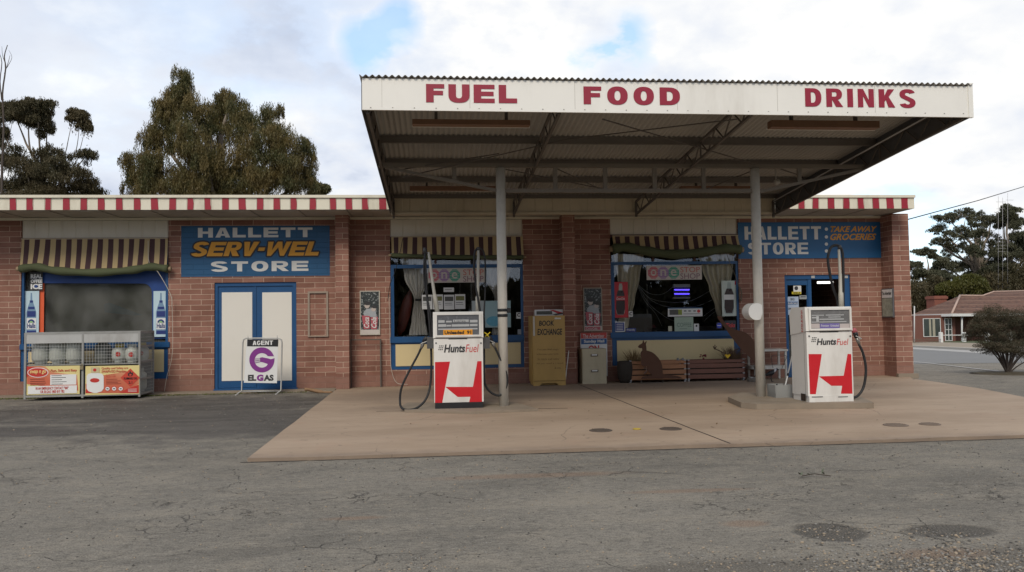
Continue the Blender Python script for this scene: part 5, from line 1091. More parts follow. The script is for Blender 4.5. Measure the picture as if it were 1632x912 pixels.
# bowl
p = P(1195, 600, -.62); m = MB(); m.lathe((p.x + .02, -.75, 0), [(.115, 0), (.13, .01), (.115, .075), (.12, .08), (.105, .075), (.09, .02), (0, .018)], 20, cap=False); tag(m.build('pet_bowl', mat('steel_bowl', (.45, .45, .44), .35, metal=.8)), 'round steel pet bowl on the concrete at the foot of the big rusty cutout', 'bowl')
# bench table
Yt = -.55; a, b, c, d_ = rect(Yt, 1201, 557, 1256, 604); bn = thing('white_bench', 'low white wooden bench with a lower shelf beside the shop entry', 'bench', ((a + b) / 2, Yt + .2, 0)); WB = mat('bench_white', (.58, .56, .50), .6, .08, 5, dirt=.45)
m = MB(); m.box(a, b, Yt - .02, Yt + .40, d_ - .04, d_); m.build('top', WB, bn, bevel=.005)
zsh = P(1230, 583, Yt).z; m = MB(); m.box(a - .02, b - .05, Yt, Yt + .38, zsh - .07, zsh); m.build('lower_shelf', WB, bn, bevel=.005)
for xx in (a + .02, b - .06):
    for y_ in (Yt, Yt + .34): m = MB(); m.box(xx, xx + .04, y_, y_ + .04, 0, d_ - .041); m.build('leg', WB, bn, bevel=.003)
m = MB(); m.tube(smooth(pth(Yt - .04, [(1232, 587), (1230, 575), (1231, 567), (1253, 567), (1250, 577), (1246, 588)]), 4), .006, 5); m.build('wire_basket', DARKST, bn)
# magpie: one body of rings along a spine
m = MB(); m.sm = True; c0 = P(1229, 600, -1.0); zf = .0
sp = [(-.17, .13, .006), (-.12, .135, .016), (-.07, .15, .032), (-.02, .165, .048), (.03, .18, .052), (.07, .20, .044), (.095, .225, .028), (.115, .245, .030), (.135, .25, .026), (.155, .247, .010), (.185, .24, .003)]
rings = []
for x, z, r_ in sp:
    rings.append([m.b.verts.new((c0.x - .01 + x, -1.0 + r_ * .8 * math.cos(t), z + r_ * math.sin(t))) for t in (2 * math.pi * k / 10 for k in range(10))])
for i in range(len(rings) - 1):
    m.mi = 1 if i in (5, 6) else 0
    for k in range(10): m.face([rings[i][k], rings[i][(k + 1) % 10], rings[i + 1][(k + 1) % 10], rings[i + 1][k]])
m.mi = 0; m.face(rings[0]); m.face(rings[-1])
for dx, dy in ((-.005, -.02), (.02, .02)): m.tube([(c0.x + dx, -1.0 + dy, .14), (c0.x + dx - .012, -1.0 + dy, .06), (c0.x + dx + .005, -1.0 + dy, .006), (c0.x + dx + .04, -1.0 + dy, .004)], .005, 5)
tag(m.build('magpie', [mat('feather_black', (.012, .012, .014), .5), mat('feather_white', (.5, .5, .5))]), 'black bird with white nape standing on the concrete beneath the white bench', 'bird')

# gas cylinder cage
Yg = G(130, 634.5).y; a, b, c, d_ = rect(Yg, 38, 529.5, 223.5, 634.5); xm_ = P(131.5, 580, Yg).x; dpt = .74; zt2 = P(130, 529.5, Yg).z
cg = thing('gas_bottle_cage', 'grey steel mesh cage for gas bottles with two yellow and red sign panels', 'cage', ((a + b) / 2, Yg + .37, -.035))
CG = mat('cage_steel', (.27, .27, .255), .55, .12, 5, dirt=.5, streak=True); Zg = lambda y_: P(131, y_, Yg).z
f0, f1 = Yg, Yg + dpt; z0 = -.0
m = MB(); T = .035
for xx in (a, xm_ - T / 2, b - T):
    m.box(xx, xx + T, f0, f0 + T, z0, zt2)
for xx in (a, b - T): m.box(xx, xx + T, f1 - T, f1, z0, zt2)
for z in (z0 + .03, zt2 - T):
    for q0, q1 in ((a + T, xm_ - T / 2), (xm_ + T / 2, b - T)): m.box(q0, q1, f0 + .001, f0 + T - .001, z, z + T)
    m.box(a + T, b - T, f1 - T, f1, z, z + T)
for xx in (a, b - T):
    for z in (z0 + .03, Zg(608), Zg(580), Zg(555), zt2 - T): m.box(xx + .001, xx + T - .001, f0 + T, f1 - T, z, z + T)
m.build('frame', CG, cg, bevel=.003, seg=1)
m = MB(); m.box(a + .005, b - .005, f0 + T, f1 - .005, zt2 - .001, zt2 + .006); m.box(a + T, b - T, f1 - T - .02, f1 - T - .012, z0 + .05, Zg(580)); m.build('top_sheet', CG, cg)
for q0, q1 in ((a + T, xm_ - T / 2), (xm_ + T / 2, b - T)):
    m = MB(); m.box(q0 + .002, q1 - .002, f0 + .004, f0 + .016, Zg(546.5), zt2 - T - .001); m.build('top_panel', mat('cage_panel', (.40, .40, .385), .6, .12, 4, dirt=.5, streak=True), cg)
    m = MB(); m.box(q0 + .01, q1 - .01, f0 + T, f1 - .1, Zg(580.5) - .02, Zg(580.5)); m.build('shelf', CG, cg)
    m = MB(); m.box(q0 + .01, q1 - .01, f0 + T, f1 - .1, z0 + .03, z0 + .05); m.build('floor_sheet', CG, cg)
    m = MB(); zq0, zq1 = Zg(581), Zg(546.5); nx = 19; nz = 7
    for i in range(1, nx): x = q0 + (q1 - q0) * i / nx; m.box(x - .0024, x + .0024, f0 + .012, f0 + .017, zq0, zq1)
    for i in range(nz): z = zq0 + (zq1 - zq0) * i / nz; m.box(q0, q1, f0 + .0175, f0 + .022, z - .0024, z + .0024)
    m.build('wire_mesh', GALV, cg)
m = MB()
for i in range(1, 12): y_ = f0 + T + (dpt - 2 * T) * i / 12; m.box(b - .012, b - .007, y_ - .0025, y_ + .0025, z0 + .05, zt2 - T)
for i in range(1, 18): z = z0 + .05 + (zt2 - .1) * i / 18; m.box(b - .018, b - .0125, f0 + T, f1 - T, z - .0025, z + .0025)
m.build('side_mesh', GALV, cg)
m = MB(); p = P(131, 586, Yg); m.box(p.x - .03, p.x + .03, Yg - .03, Yg - .001, p.z - .035, p.z + .035); m.tube(smooth([p + Vector((-.018, -.015, .03)), p + Vector((0, -.015, .07)), p + Vector((.018, -.015, .03))], 3), .006, 5); m.build('padlock', mat('padlock', (.30, .25, .15), .4, metal=.5), cg)
SY = mat('sign_yellow', (.66, .56, .24), .5, .08, 2); SRD = mat('sign_red', (.46, .03, .02), .5, .08)
def sorange():
    q = NT('sign_orange_fade'); s = q.n('ShaderNodeSeparateXYZ'); q.l(q.co, s.inputs[0]); q.bsdf(q.mix(q.ramp(q.math('ADD', s.outputs[2], q.math('MULTIPLY', s.outputs[0], .3)), .2, .75), (.52, .12, .06), (.66, .45, .24)), .5); return q.m
SOF = sorange()
yq = Yg - .008
s1 = poster('sign_panel', None, None, yq, (42.5, 583.5, 127, 629), SY, .006); s1.parent = cg; s1.location = s1.location - cg.location
s2 = poster('sign_panel', None, None, yq, (136, 583, 222, 629), SY, .006); s2.parent = cg; s2.location = s2.location - cg.location
for o in (s1, s2):
    for k in ('label', 'category'): 
        if k in o: del o[k]
Zc = dict(sx=5.7, ox=0, oy=500)
pshape(s1, yq, [(244, 480), (410, 480), (470, 530), (700, 560), (712, 700), (245, 640)], SOF, **Zc); pshape(s1, yq, [(244, 480), (400, 480), (330, 500), (244, 580)], SRD, k=1.6, **Zc)
pshape(s1, yq, ell(345, 535, 95, 46, 28), PAPER, k=2, **Zc); pshape(s1, yq, ell(345, 535, 88, 40, 28), SRD, k=3, **Zc); plet('swap n go', yq - .008, 47.5, 590.5, 73.5, 597, mat('logo_gold', (.75, .50, .2), .5), s1, bold=.03, shear=.2)
plet('Fast, Safe and Easy', yq - .003, 81, 588.5, 122.5, 593.5, SRD, s1, bold=.02); dab(s1, yq, 80, 597, 121.5, 613.5, PAPER, k=2)
for i, yy in enumerate((598.5, 601.5, 605, 608.3, 611.8)): dab(s1, yq, 82, yy, 98 + (i * 7) % 13, yy + .8, CHAR, k=3)
for i, yy in enumerate((604, 607.5, 610.5, 613.2)): dab(s1, yq, 48, yy, 71 + i % 3, yy + .8, mat('maroon_ink', (.14, .02, .01)), k=3)
dab(s1, yq, 44.5, 615, 122.5, 627.5, PAPER, k=4); plet('IN AN EMERGENCY CONTACT "000"', yq - .009, 57, 616.5, 109, 621, SRD, s1, bold=.02); plet('OR ELGAS 1800 819 783', yq - .009, 64, 622, 102.5, 626.5, SRD, s1, bold=.02)
pshape(s2, yq, [(778, 640), (940, 560), (1190, 520), (1262, 600), (1262, 640), (1090, 722), (780, 722)], SOF, **Zc); pshape(s2, yq, [(1262, 645), (1262, 722), (1085, 722), (1160, 680)], SRD, k=2, **Zc); pshape(s2, yq, [(778, 690), (860, 722), (778, 722)], SRD, k=2, **Zc)
pshape(s2, yq, [(788, 570), (800, 548), (830, 540), (900, 540), (930, 548), (943, 570), (943, 680), (925, 705), (880, 720), (850, 720), (805, 705), (788, 680)], PAPER, 'bottle_picture', k=3, **Zc); pshape(s2, yq, [(828, 488), (905, 488), (905, 538), (828, 538)], mat('collar_picture', (.50, .42, .25)), k=3, **Zc); pshape(s2, yq, ell(862, 606, 43, 20), SRD, k=4, **Zc); pshape(s2, yq, ell(862, 512, 15, 14), SRD, k=4, **Zc)
plet('Quality and Safety are', yq - .004, 162, 585, 204, 589.5, SRD, s2, bold=.01); plet("SWAP'n'GO Priorities", yq - .004, 162, 589.8, 201.5, 594, SRD, s2, bold=.02)
pshape(s2, yq, [(1186, 498), (1272, 582), (1186, 664), (1096, 582)], mat('diamond_red', (.50, .05, .025)), 'hazard_diamond', k=4, **Zc)
plet('FLAMMABLE GAS', yq - .01, 197.5, 601.2, 218.5, 605, BLACK, s2, bold=.02); plet('2.1', yq - .01, 204.8, 607.5, 210.8, 611.8, BLACK, s2, bold=.02)
pshape(s2, yq, [(1165, 560), (1162, 535), (1175, 545), (1182, 515), (1196, 540), (1208, 530), (1210, 555), (1198, 568), (1172, 568)], BLACK, 'flame_mark', k=5, **Zc); pshape(s2, yq, ell(1187, 556, 11, 9, 12), mat('diamond_red', (0, 0, 0)), 'flame_mark', k=6, **Zc)
for cx_ in (978, 1038, 1098): pshape(s2, yq, ell(cx_, 682, 24, 22), SRD, 'warning_ring', k=3, **Zc); pshape(s2, yq, ell(cx_, 682, 19, 17), PAPER, 'warning_ring', k=4, **Zc); pshape(s2, yq, ell(cx_, 682, 11, 5, 10), CHAR, 'warning_mark', k=5, **Zc)
for i, yy in enumerate((557, 572)): plet(('Swap & Go', 'Never refill')[i], yq - .006, 169, 500 + yy / 5.7 - 1.2, 184, 500 + yy / 5.7 + .9, SRD, s2, bold=0)
for i, yy in enumerate((594, 610, 624, 636)): dab(s2, yq, 169, 500 + yy / 5.7, 187 + (i * 5) % 9, 500 + yy / 5.7 + .6, mat('maroon_ink', (0, 0, 0)), k=3)
for i, yy in enumerate((684, 695, 706)): dab(s2, yq, 204, 500 + yy / 5.7, 218, 500 + yy / 5.7 + .5, PAPER, k=4)
dab(s2, yq, 204, 500 + 70 / 5.7 + 8, 204.3, 521, PAPER)
CYL = mat('cylinder_white', (.52, .54, .48), .45, .05, 4, dirt=.25)
def cylinder(x, y_, z, label, r_=.155, h_=.36, tone=CYL, collar=None, mark=None):
    o = thing('gas_cylinder', label, 'gas bottle', (x, y_, z), 'gas bottles in the cage')
    m = MB(); m.lathe((x, y_, z + .03), [(r_ * .55, 0), (r_ * .9, .03), (r_, .07), (r_, h_ - .07), (r_ * .92, h_ - .035), (r_ * .6, h_ - .005), (.03, h_), (.03, h_ + .03)], 24); m.build('tank', tone, o)
    m = MB(); m.lathe((x, y_, z), [(r_ * .62, 0), (r_ * .66, .0), (r_ * .66, .05), (r_ * .6, .05)], 20, cap=False); m.build('foot_ring', tone, o)
    m = MB(); m.lathe((x, y_, z + h_ + .005), [(r_ * .62, 0), (r_ * .6, .09), (r_ * .56, .09), (r_ * .58, 0)], 20, cap=False); m.build('collar', collar or tone, o)
    if mark:
        m = MB(); m.lathe((x + .02, y_ - r_ - .001, z + h_ * .62), [(.045, 0), (.045, .004)], 14, 'y'); ob = m.build('logo_mark', SRD, o); 
    return o
zsf = Zg(580.5) + .001; YC = mat('yellow_collar', (.55, .42, .05), .5)
for px, lb in ((65.5, 'leftmost of the three white gas bottles on the upper left shelf of the cage'), (93, 'middle of the three white gas bottles on the upper left shelf of the cage'), (119.5, 'third white gas bottle from the left on the upper shelf, by the padlock')): cylinder(P(px, 565, Yg + .28).x, Yg + .28, zsf, lb, .155, .42)
cylinder(P(164, 565, Yg + .38).x, Yg + .38, zsf, 'dull grey gas bottle further back behind the left part of the right mesh', .145, .34, mat('cylinder_grey', (.18, .19, .17), .5))
cylinder(P(190.5, 565, Yg + .26).x, Yg + .26, zsf, 'white gas bottle with a yellow collar and red mark in the right bay', .135, .265, collar=YC, mark=1)
cylinder(P(212, 565, Yg + .24).x, Yg + .20, zsf, 'white gas bottle with a white collar beside the right front corner of the cage', .12, .25, mark=1)
cylinder(P(230, 565, Yg + .5).x - .04, Yg + .50, zsf, 'white gas bottle with yellow collar at the rear of the right bay', .12, .27, collar=YC, mark=1)
for k, yo_ in enumerate((.22, .50)): cylinder(b - .19, Yg + yo_, z0 + .051, ('front', 'rear')[k] + ' gas bottle on the cage floor, seen through the right side mesh', .13, .36)

# A-frame agent sign
Ya = -.78; zf_ = dict(sx=7.6, ox=360, oy=530); sg = thing('agent_sign_stand', 'bent steel pipe sign stand with a white and purple gas agent board', 'sign', (P(418, 630, Ya).x, Ya, -.035))
def ap(x, y_, Y=Ya): return P(360 + x / 7.6, 530 + y_ / 7.6, Y)
m = MB(); fp = [ap(115, 798, Ya - .1), ap(125, 760, Ya - .08), ap(150, 735, Ya - .03), ap(192, 708), ap(196, 500), ap(205, 130), ap(215, 88), ap(245, 70), ap(440, 70), ap(640, 72), ap(670, 88), ap(680, 120), ap(675, 400), ap(668, 700), ap(625, 732, Ya - .03), ap(610, 760, Ya - .08), ap(603, 792, Ya - .1)]
fp[0].z = fp[-1].z = -.03; m.tube(fp, .0135, 8); m.tube([ap(192, 714), ap(668, 710)], .012, 8)
m.tube([ap(268, 40, Ya - .01), ap(268, 84, Ya - .012)], .006, 5); m.tube([ap(622, 36, Ya - .01), ap(622, 86, Ya - .012)], .006, 5)
m.build('pipe_frame', GALV, sg)
m = MB(); m.prism(pts(Ya, [(258, 83), (640, 83), (622, 613), (222, 607)], **zf_), Ya - .03, Ya - .024); m.build('board', PAPER, sg)
ys_ = Ya - .03; PUR = mat('logo_purple', (.20, .03, .22), .45, .05)
pshape(sg, ys_, [(259, 84), (636, 84), (632, 171), (257, 168)], BLACK, 'black_band', **zf_); pblock('AGENT', ys_ - .003, 360 + 325 / 7.6, 530 + 100 / 7.6, 360 + 572 / 7.6, 530 + 152 / 7.6, PAPER, sg, wid=.8, stem=.26, bar=.19, gap=.10, thick=.002)
og, ig = [], []
cx_, cy_ = 436, 332; ro, ri = 152, 88
o1 = [(cx_ + ro * math.cos(R(t)), cy_ + ro * math.sin(R(t))) for t in range(-16, -378, -8)]      # outer, from right going over the top, back to the right
hand = [(590, 312), (540, 325), (490, 306), (440, 300), (412, 306), (414, 358), (450, 360), (510, 380)]
ring_in = [(cx_ + ri * math.cos(R(t)), cy_ + 6 + ri * math.sin(R(t))) for t in range(36, 330, 9)]
m = MB()
gout = [(585, 288)] + [(cx_ + ro * math.cos(R(t)), cy_ + ro * math.sin(R(t))) for t in range(-22, -361, -7)] + [(590, 312), (545, 324), (500, 312), (440, 300), (414, 306), (414, 356), (450, 362), (508, 382)] + ring_in[1:] + [(518, 287)]
m.prism(pts(ys_, gout, **zf_), ys_ - .0035, ys_ - .001); m.build('logo', PUR, sg)
m = MB()
for i in range(5): A, B = ap(350, 318 + i * 13, ys_ - .005), ap(414, 312 + i * 11 + (i % 2) * 8, ys_ - .005); m.bar(A, B, .004)
m.build('logo_finger_line', PUR, sg)
plet('EL', ys_ - .001, 360 + 268 / 7.6, 530 + 512 / 7.6, 360 + 368 / 7.6, 530 + 586 / 7.6, CHAR, sg, bold=.05); plet('G', ys_ - .001, 360 + 374 / 7.6, 530 + 510 / 7.6, 360 + 455 / 7.6, 530 + 588 / 7.6, PUR, sg, bold=.06); plet('AS', ys_ - .001, 360 + 458 / 7.6, 530 + 512 / 7.6, 360 + 578 / 7.6, 530 + 586 / 7.6, CHAR, sg, bold=.05)

# entry stickers and papers
for lb, r_, ex in (('white and yellow warning sticker on the glass of the entry door', (1264.5, 455.5, 1277, 469), 'w'), ('large pale blue rain sale notice on the entry door', (1254, 473, 1273, 502), 'r'), ('small grey card to the right of the sale notice on the entry door', (1274, 471, 1286.5, 477), 'g')):
    o = poster('notice', lb, 'notice', .065, r_, {'w': PAPER, 'r': mat('pale_blue_paper', (.42, .50, .62), .6), 'g': mat('grey_card', (.30, .32, .32))}[ex], .003, 'notices on the entry door'); x0, y0, x1, y1 = r_
    if ex == 'w': pshape(o, .065, ell(1269, 459.5, 3, 3.2), CHAR); dab(o, .065, 1262, 465, 1277, 469, mat('notice_yellow', (.55, .45, .02))); plet('SMILE', .062, 1264.5, 466, 1275, 468.2, CHAR, o, bold=.02)
    if ex == 'r': plet('BIG', .065, 1260, 475, 1266, 479, CHAR, o, bold=.02); dab(o, .065, 1255, 481, 1272, 485.5, mat('mail_blue', (0, 0, 0))); plet('RAIN SALE', .062, 1256, 482, 1271.5, 484.8, PAPER, o, bold=.02); plet('200 W', .065, 1256, 490.5, 1266, 493.5, CHAR, o, bold=.03)
    if ex == 'g': dab(o, .065, 1276, 472.5, 1284, 473.8, CHAR)
# manhole covers, yellow lid
for k, (px, py, r_, lb) in enumerate(((957.5, 686.5, .135, 'leftmost round iron cover set in the concrete apron'), (1069, 684, .13, 'round iron cover right beside the long joint in the apron'), (1427.5, 678, .14, 'left of the two worn covers in front of the right pump'), (1482, 676.5, .12, 'rightmost round cover in the apron, beside its worn neighbour'))):
    p = G(px, py); m = MB(); m.lathe((p.x, p.y, .0), [(r_, .001), (r_, .006), (r_ * .9, .010), (0.001, .010)], 28)
    for i in range(-3, 4): w_ = math.sqrt(max(.001, (r_ * .8) ** 2 - (i * r_ * .22) ** 2)); m.box(p.x - w_, p.x + w_, p.y + i * r_ * .22 - .006, p.y + i * r_ * .22 + .006, .011, .014)
    tag(m.build('manhole_cover', mat('cast_iron', (.085, .065, .05), .7, .3, 9, dirt=.4) if k < 2 else mat('worn_iron', (.17, .13, .10), .8, .3, 9, dirt=.4)), lb, 'manhole cover', 'round covers in the apron')
p = G(1015, 684.5); m = MB(); m.lathe((p.x, p.y, 0), [(.05, .001), (.05, .010), (.03, .014)], 10); tag(m.build('yellow_cap', mat('yellow_cap', (.42, .30, .04))), 'small yellow cap in the concrete between the two iron covers', 'cap')

# ------------------------------------------------------------------ trees
BARK = mat('gum_bark', (.22, .18, .14), .8, .3, 3, dirt=.5, streak=True); BARKD = mat('dark_bark', (.07, .055, .045), .9, .3, 5)
LF_BIG = leaf_mat('leaf_olive', (.060, .066, .024), (.150, .108, .038), (.19, .155, .065))
LF_DK = leaf_mat('leaf_dark', (.050, .048, .024), (.085, .068, .034), (.125, .10, .055))
LF_GR = leaf_mat('leaf_grey_green', (.062, .070, .042), (.095, .096, .056), (.14, .13, .08))
LF_BUSH = leaf_mat('leaf_bush', (.055, .055, .035), (.095, .078, .048), (.15, .11, .075))
def leaves(name, blobs, n, size, mt, parent, asp=.28, droop=.75, clump=26, fill=.35, cr_=.30, sub=0, hang=.0, strand=0):
    """thousands of single leaves in clumps over the surface and inside of each blob (centre, radii)"""
    if sub:
        nb_ = []
        for c, r in blobs:
            k = sub
            for _ in range(int(k * 1.35)):
                d = rng.normal(size=3); d /= np.linalg.norm(d); d *= rng.uniform(.4, .95); f = rng.uniform(.26, .50); nb_.append(((c[0] + d[0] * r[0], c[1] + d[1] * r[1], c[2] + d[2] * r[2]), (r[0] * f, r[1] * f, r[2] * f * rng.uniform(.75, 1.1))))
        blobs = nb_ + [(c, tuple(x * .74 for x in r)) for c, r in blobs]
    C_, W_ = [], np.array([b[1][0] * b[1][2] + b[1][0] * b[1][1] * .5 for b in blobs]); W_ = W_ / W_.sum(); P_ = []
    for (c, r), w__ in zip(blobs, W_):
        k = max(40, int(n * w__)); c = np.array(c); r = np.array(r)
        d = rng.normal(size=(clump, 3)); d /= np.linalg.norm(d, axis=1)[:, None]; d[:, 2] = np.where(d[:, 2] < -.35, -d[:, 2] * .6, d[:, 2])
        cen = d * rng.uniform(.62, 1.0, (clump, 1)); nf = int(k * fill); idx = rng.integers(0, clump, k - nf)
        p = cen[idx] + rng.normal(size=(k - nf, 3)) * cr_ * .55 * rng.uniform(.5, 1.2, clump)[idx][:, None]
        f_ = rng.normal(size=(nf, 3)); f_ /= np.linalg.norm(f_, axis=1)[:, None]; f_ *= rng.uniform(0, 1, (nf, 1)) ** .45 * .85
        nn_ = np.linalg.norm(p, axis=1)[:, None]; p *= np.minimum(1, 1.12 / np.maximum(nn_, 1e-3)); p[:, 2] -= rng.exponential(hang + 1e-6, k - nf); P_.append(c + np.concatenate([p, f_]) * r)
    p = np.concatenate(P_)
    if strand: p = np.repeat(p[::strand], strand, 0)[:len(p)]; j_ = np.tile(np.arange(strand), len(p) // strand + 1)[:len(p)]; p = p + np.stack([rng.normal(size=len(p)) * size * .22, rng.normal(size=len(p)) * size * .22, -j_ * size * .42], 1)
    k = len(p)
    ax = rng.normal(size=(k, 3)); ax[:, 2] -= droop * 2.2; ax /= np.linalg.norm(ax, axis=1)[:, None]
    sd_ = np.cross(ax, rng.normal(size=(k, 3))); sd_ /= np.linalg.norm(sd_, axis=1)[:, None] + 1e-9
    L_ = size * rng.uniform(.6, 1.35, (k, 1)); a = ax * L_ * .5; b = sd_ * L_ * asp * .5
    v = np.stack([p - a, p + b, p + a, p - b], 1) - np.array(ORG[parent.name]); me = bpy.data.meshes.new(name)
    me.vertices.add(k * 4); me.vertices.foreach_set('co', v.ravel().astype(np.float32)); me.loops.add(k * 4); me.loops.foreach_set('vertex_index', np.arange(k * 4, dtype=np.int32)); me.polygons.add(k)
    me.polygons.foreach_set('loop_start', np.arange(0, k * 4, 4, dtype=np.int32)); me.update(); me.validate(); me.materials.append(mt)
    o = bpy.data.objects.new(name, me); link(o, parent); ORG[o.name] = ORG[parent.name]; return o
def limbs(parent, base, targets, r0, bark, fork=.4, name='trunk', sag=.25, twigs=5):
    m = MB()
    for i, t in enumerate(targets):
        t = Vector(t); b = Vector(base) + Vector((random.uniform(-r0, r0) * .5, random.uniform(-r0, r0) * .5, 0)); f = b.lerp(t, fork); f.x = b.x + (t.x - b.x) * fork * (1 - sag); f.y = b.y + (t.y - b.y) * fork * (1 - sag); f.z += (t.z - b.z) * .08
        ps = smooth([b, f, f.lerp(t, .5) + Vector((random.uniform(-.2, .2), random.uniform(-.2, .2), .1)) * (t - b).length * .08, t], 5); n_ = len(ps); m.tube(ps, [r0 * (1 - .86 * j / (n_ - 1)) for j in range(n_)], 7)
        for _ in range(twigs):
            j = random.randint(n_ // 2, n_ - 2); q = ps[j] + Vector((random.uniform(-1, 1), random.uniform(-1, 1), random.uniform(.1, 1))) * (t - b).length * .16; m.tube([ps[j], ps[j].lerp(q, .5) + Vector((0, 0, .05)), q], [r0 * .22, r0 * .14, r0 * .05], 5)
    return m.build(name, bark, parent)
def pblob(px, py, rx, ry, Y, dy=0, dd=.8):       # a blob seen at that pixel, standing at that distance
    k = pxs(Y, 1, px); c = P(px, py, Y + dy); return ((c.x, c.y, c.z), (rx * k, rx * k * dd, ry * k))
def tree(name, label, Y, basepx, bl, n, size, mt, bark, r0=.25, group=None, cat='tree', twigs=0, fork=.62, sag=.72, **kw):
    bx = P(basepx, 400, Y).x; z = gh(bx, Y) - .05; t = thing(name, label, cat, (bx, Y, z), group)
    blobs = [pblob(*b[:4], Y, *(b[4:])) for b in bl]; leaves('crown', blobs, n, size, mt, t, **kw)
    limbs(t, (bx, Y, z), [b[0] for b in blobs], r0, bark, twigs=twigs, fork=fork, sag=sag); return t
# the big dense gum behind the double door
tree('gum_tree', 'tallest dense olive gum tree with a pointed top behind the left wing roof', 26, 350, [
    (298, 124, 18, 26), (292, 145, 26, 34), (285, 170, 36, 40, 1), (262, 175, 26, 32, -.5), (322, 178, 32, 34, -1), (250, 215, 30, 45, 0), (300, 220, 42, 48, -1.4), (222, 270, 30, 45, 0), (262, 275, 48, 50, -1), (330, 255, 44, 55, -1.6),
    (368, 162, 28, 26, .5), (385, 200, 38, 44, -1), (350, 200, 30, 40, 1), (428, 185, 30, 30, .3), (452, 225, 34, 42, -.6), (415, 245, 44, 50, -1.5), (390, 290, 60, 45, -1), (455, 280, 44, 45, -.6), (488, 245, 24, 36, 0), (482, 290, 32, 38, .5), (300, 305, 60, 36, -1), (225, 315, 34, 36, 0), (330, 345, 110, 34, 0), (450, 340, 60, 32, 0)],
    330000, .135, LF_BIG, BARK, .26, asp=.22, fill=.16, clump=11, cr_=.42, sub=7, hang=.2, droop=1.3, strand=6)
tree('gum_tree', 'spreading gum tree with flat dark umbrella crowns at the far left', 24, 70, [
    (45, 182, 44, 26), (20, 175, 40, 24, 1), (60, 175, 32, 24, -1), (5, 215, 16, 26, .5), (75, 200, 16, 20, -.5)],
    52000, .12, LF_DK, BARK, .11, asp=.26, fill=.15, clump=9, cr_=.42, sub=7, hang=.1, strand=4)
tree('gum_tree', 'slender gum with one rounded tuft of leaves on a bare bent limb', 24.6, 92, [(128, 187, 21, 15), (118, 180, 17, 12, .5), (137, 200, 13, 15, 0)], 9000, .15, LF_DK, BARK, .05, asp=.26, fill=.2, clump=10, cr_=.5, sub=5, hang=.4)
tree('gum_tree', 'low broad dark gum crown just above the roof at the far left', 23, 60, [
    (40, 265, 60, 34), (85, 245, 30, 26, .5), (100, 275, 42, 28, -.5), (135, 295, 34, 22, 0), (20, 300, 60, 30, 1), (80, 310, 70, 26, 0), (138, 247, 21, 14, .5)],
    70000, .12, LF_DK, BARK, .12, asp=.26, fill=.2, clump=10, cr_=.45, sub=7, hang=.1, strand=4)
tree('gum_tree', 'small rounded olive treetop showing over the roof left of the canopy', 34, 512, [(512, 302, 17, 11), (505, 312, 14, 12, 0)], 5000, .20, LF_BIG, BARK, .12)
# bare dead branches at the left edge
t = thing('dead_tree', 'bare dead branches rising at the left edge above the umbrella crowns', 'tree', (P(2, 400, 22).x, 22, gh(0, 22)))
m = MB()
for ps, r_ in (([(4, 560), (3, 320), (4, 250), (6, 200), (4, 150), (9, 110), (7, 90), (12, 72)], .05), ([(4, 240), (9, 235), (15, 215), (19, 198)], .022), ([(3, 160), (0, 130), (3, 100), (-2, 82)], .025), ([(7, 118), (13, 100), (16, 88)], .015), ([(3, 205), (-6, 180), (-9, 150)], .02), ([(8, 100), (4, 88), (3, 74)], .012), ([(11, 108), (19, 92), (14, 80)], .010)):
    q = smooth(pth(22, ps), 3); n_ = len(q); m.tube(q, [r_ * (1.3 - 1.0 * j / n_) for j in range(n_)], 5)
m.build('trunk', BARKD, t)
# right-hand background trees
tree('gum_tree', 'tall spreading gum with open layered crown behind the tiled house', 62, 1560, [
    (1512, 350, 20, 14), (1538, 343, 20, 14, 2), (1555, 352, 17, 14, 1), (1580, 352, 20, 16, 0), (1496, 364, 17, 12, 1), (1530, 372, 24, 15, -2), (1567, 372, 20, 16, 0), (1496, 386, 15, 11, 0), (1520, 397, 20, 14, 1), (1552, 400, 20, 18, -2), (1590, 388, 18, 18, 0), (1578, 418, 24, 18, 0), (1540, 424, 26, 18, 1), (1513, 428, 17, 13, 0), (1562, 440, 28, 15, 0)],
    60000, .19, LF_GR, BARK, .24, asp=.3, fill=.08, clump=8, cr_=.36, sub=6, hang=.05, twigs=3)
tree('gum_tree', 'gum with a round high crown at the right edge beside the aerial masts', 60, 1608, [(1608, 340, 18, 13), (1600, 352, 20, 10, 1), (1618, 355, 16, 12, 0), (1625, 380, 20, 14, 0), (1605, 402, 26, 16, 0), (1635, 400, 20, 24, 1), (1600, 430, 34, 16, 0)], 46000, .24, LF_GR, BARK, .22, asp=.3, fill=.15, clump=10, cr_=.5, sub=6, hang=.15)
tree('gum_tree', 'small gum with a flat tuft against the patch of blue sky right of the shop', 58, 1478, [(1474, 402, 16, 7), (1489, 408, 12, 6, 1), (1459, 424, 15, 10), (1466, 436, 18, 9, 0), (1500, 420, 16, 13, 0), (1492, 440, 30, 12, 0)], 24000, .22, LF_GR, BARK, .14, asp=.3, fill=.2, clump=10, cr_=.5, sub=6, hang=.15)
tree('bush_tree', 'rounded yellow-green tree rising behind the house chimney', 54, 1545, [(1545, 455, 24, 16), (1520, 462, 24, 14, 0), (1558, 465, 18, 12, 0)], 16000, .26, leaf_mat('leaf_yellow_green', (.065, .075, .018), (.085, .085, .02), (.12, .105, .03)), BARKD, .2)
tree('bush_tree', 'dark dense trees massed low behind the shop end pier', 56, 1470, [(1462, 470, 26, 24), (1485, 462, 26, 20, 1), (1465, 500, 20, 30, 0), (1440, 480, 30, 40, 0), (1500, 478, 24, 16, 0)], 26000, .28, LF_DK, BARKD, .2)
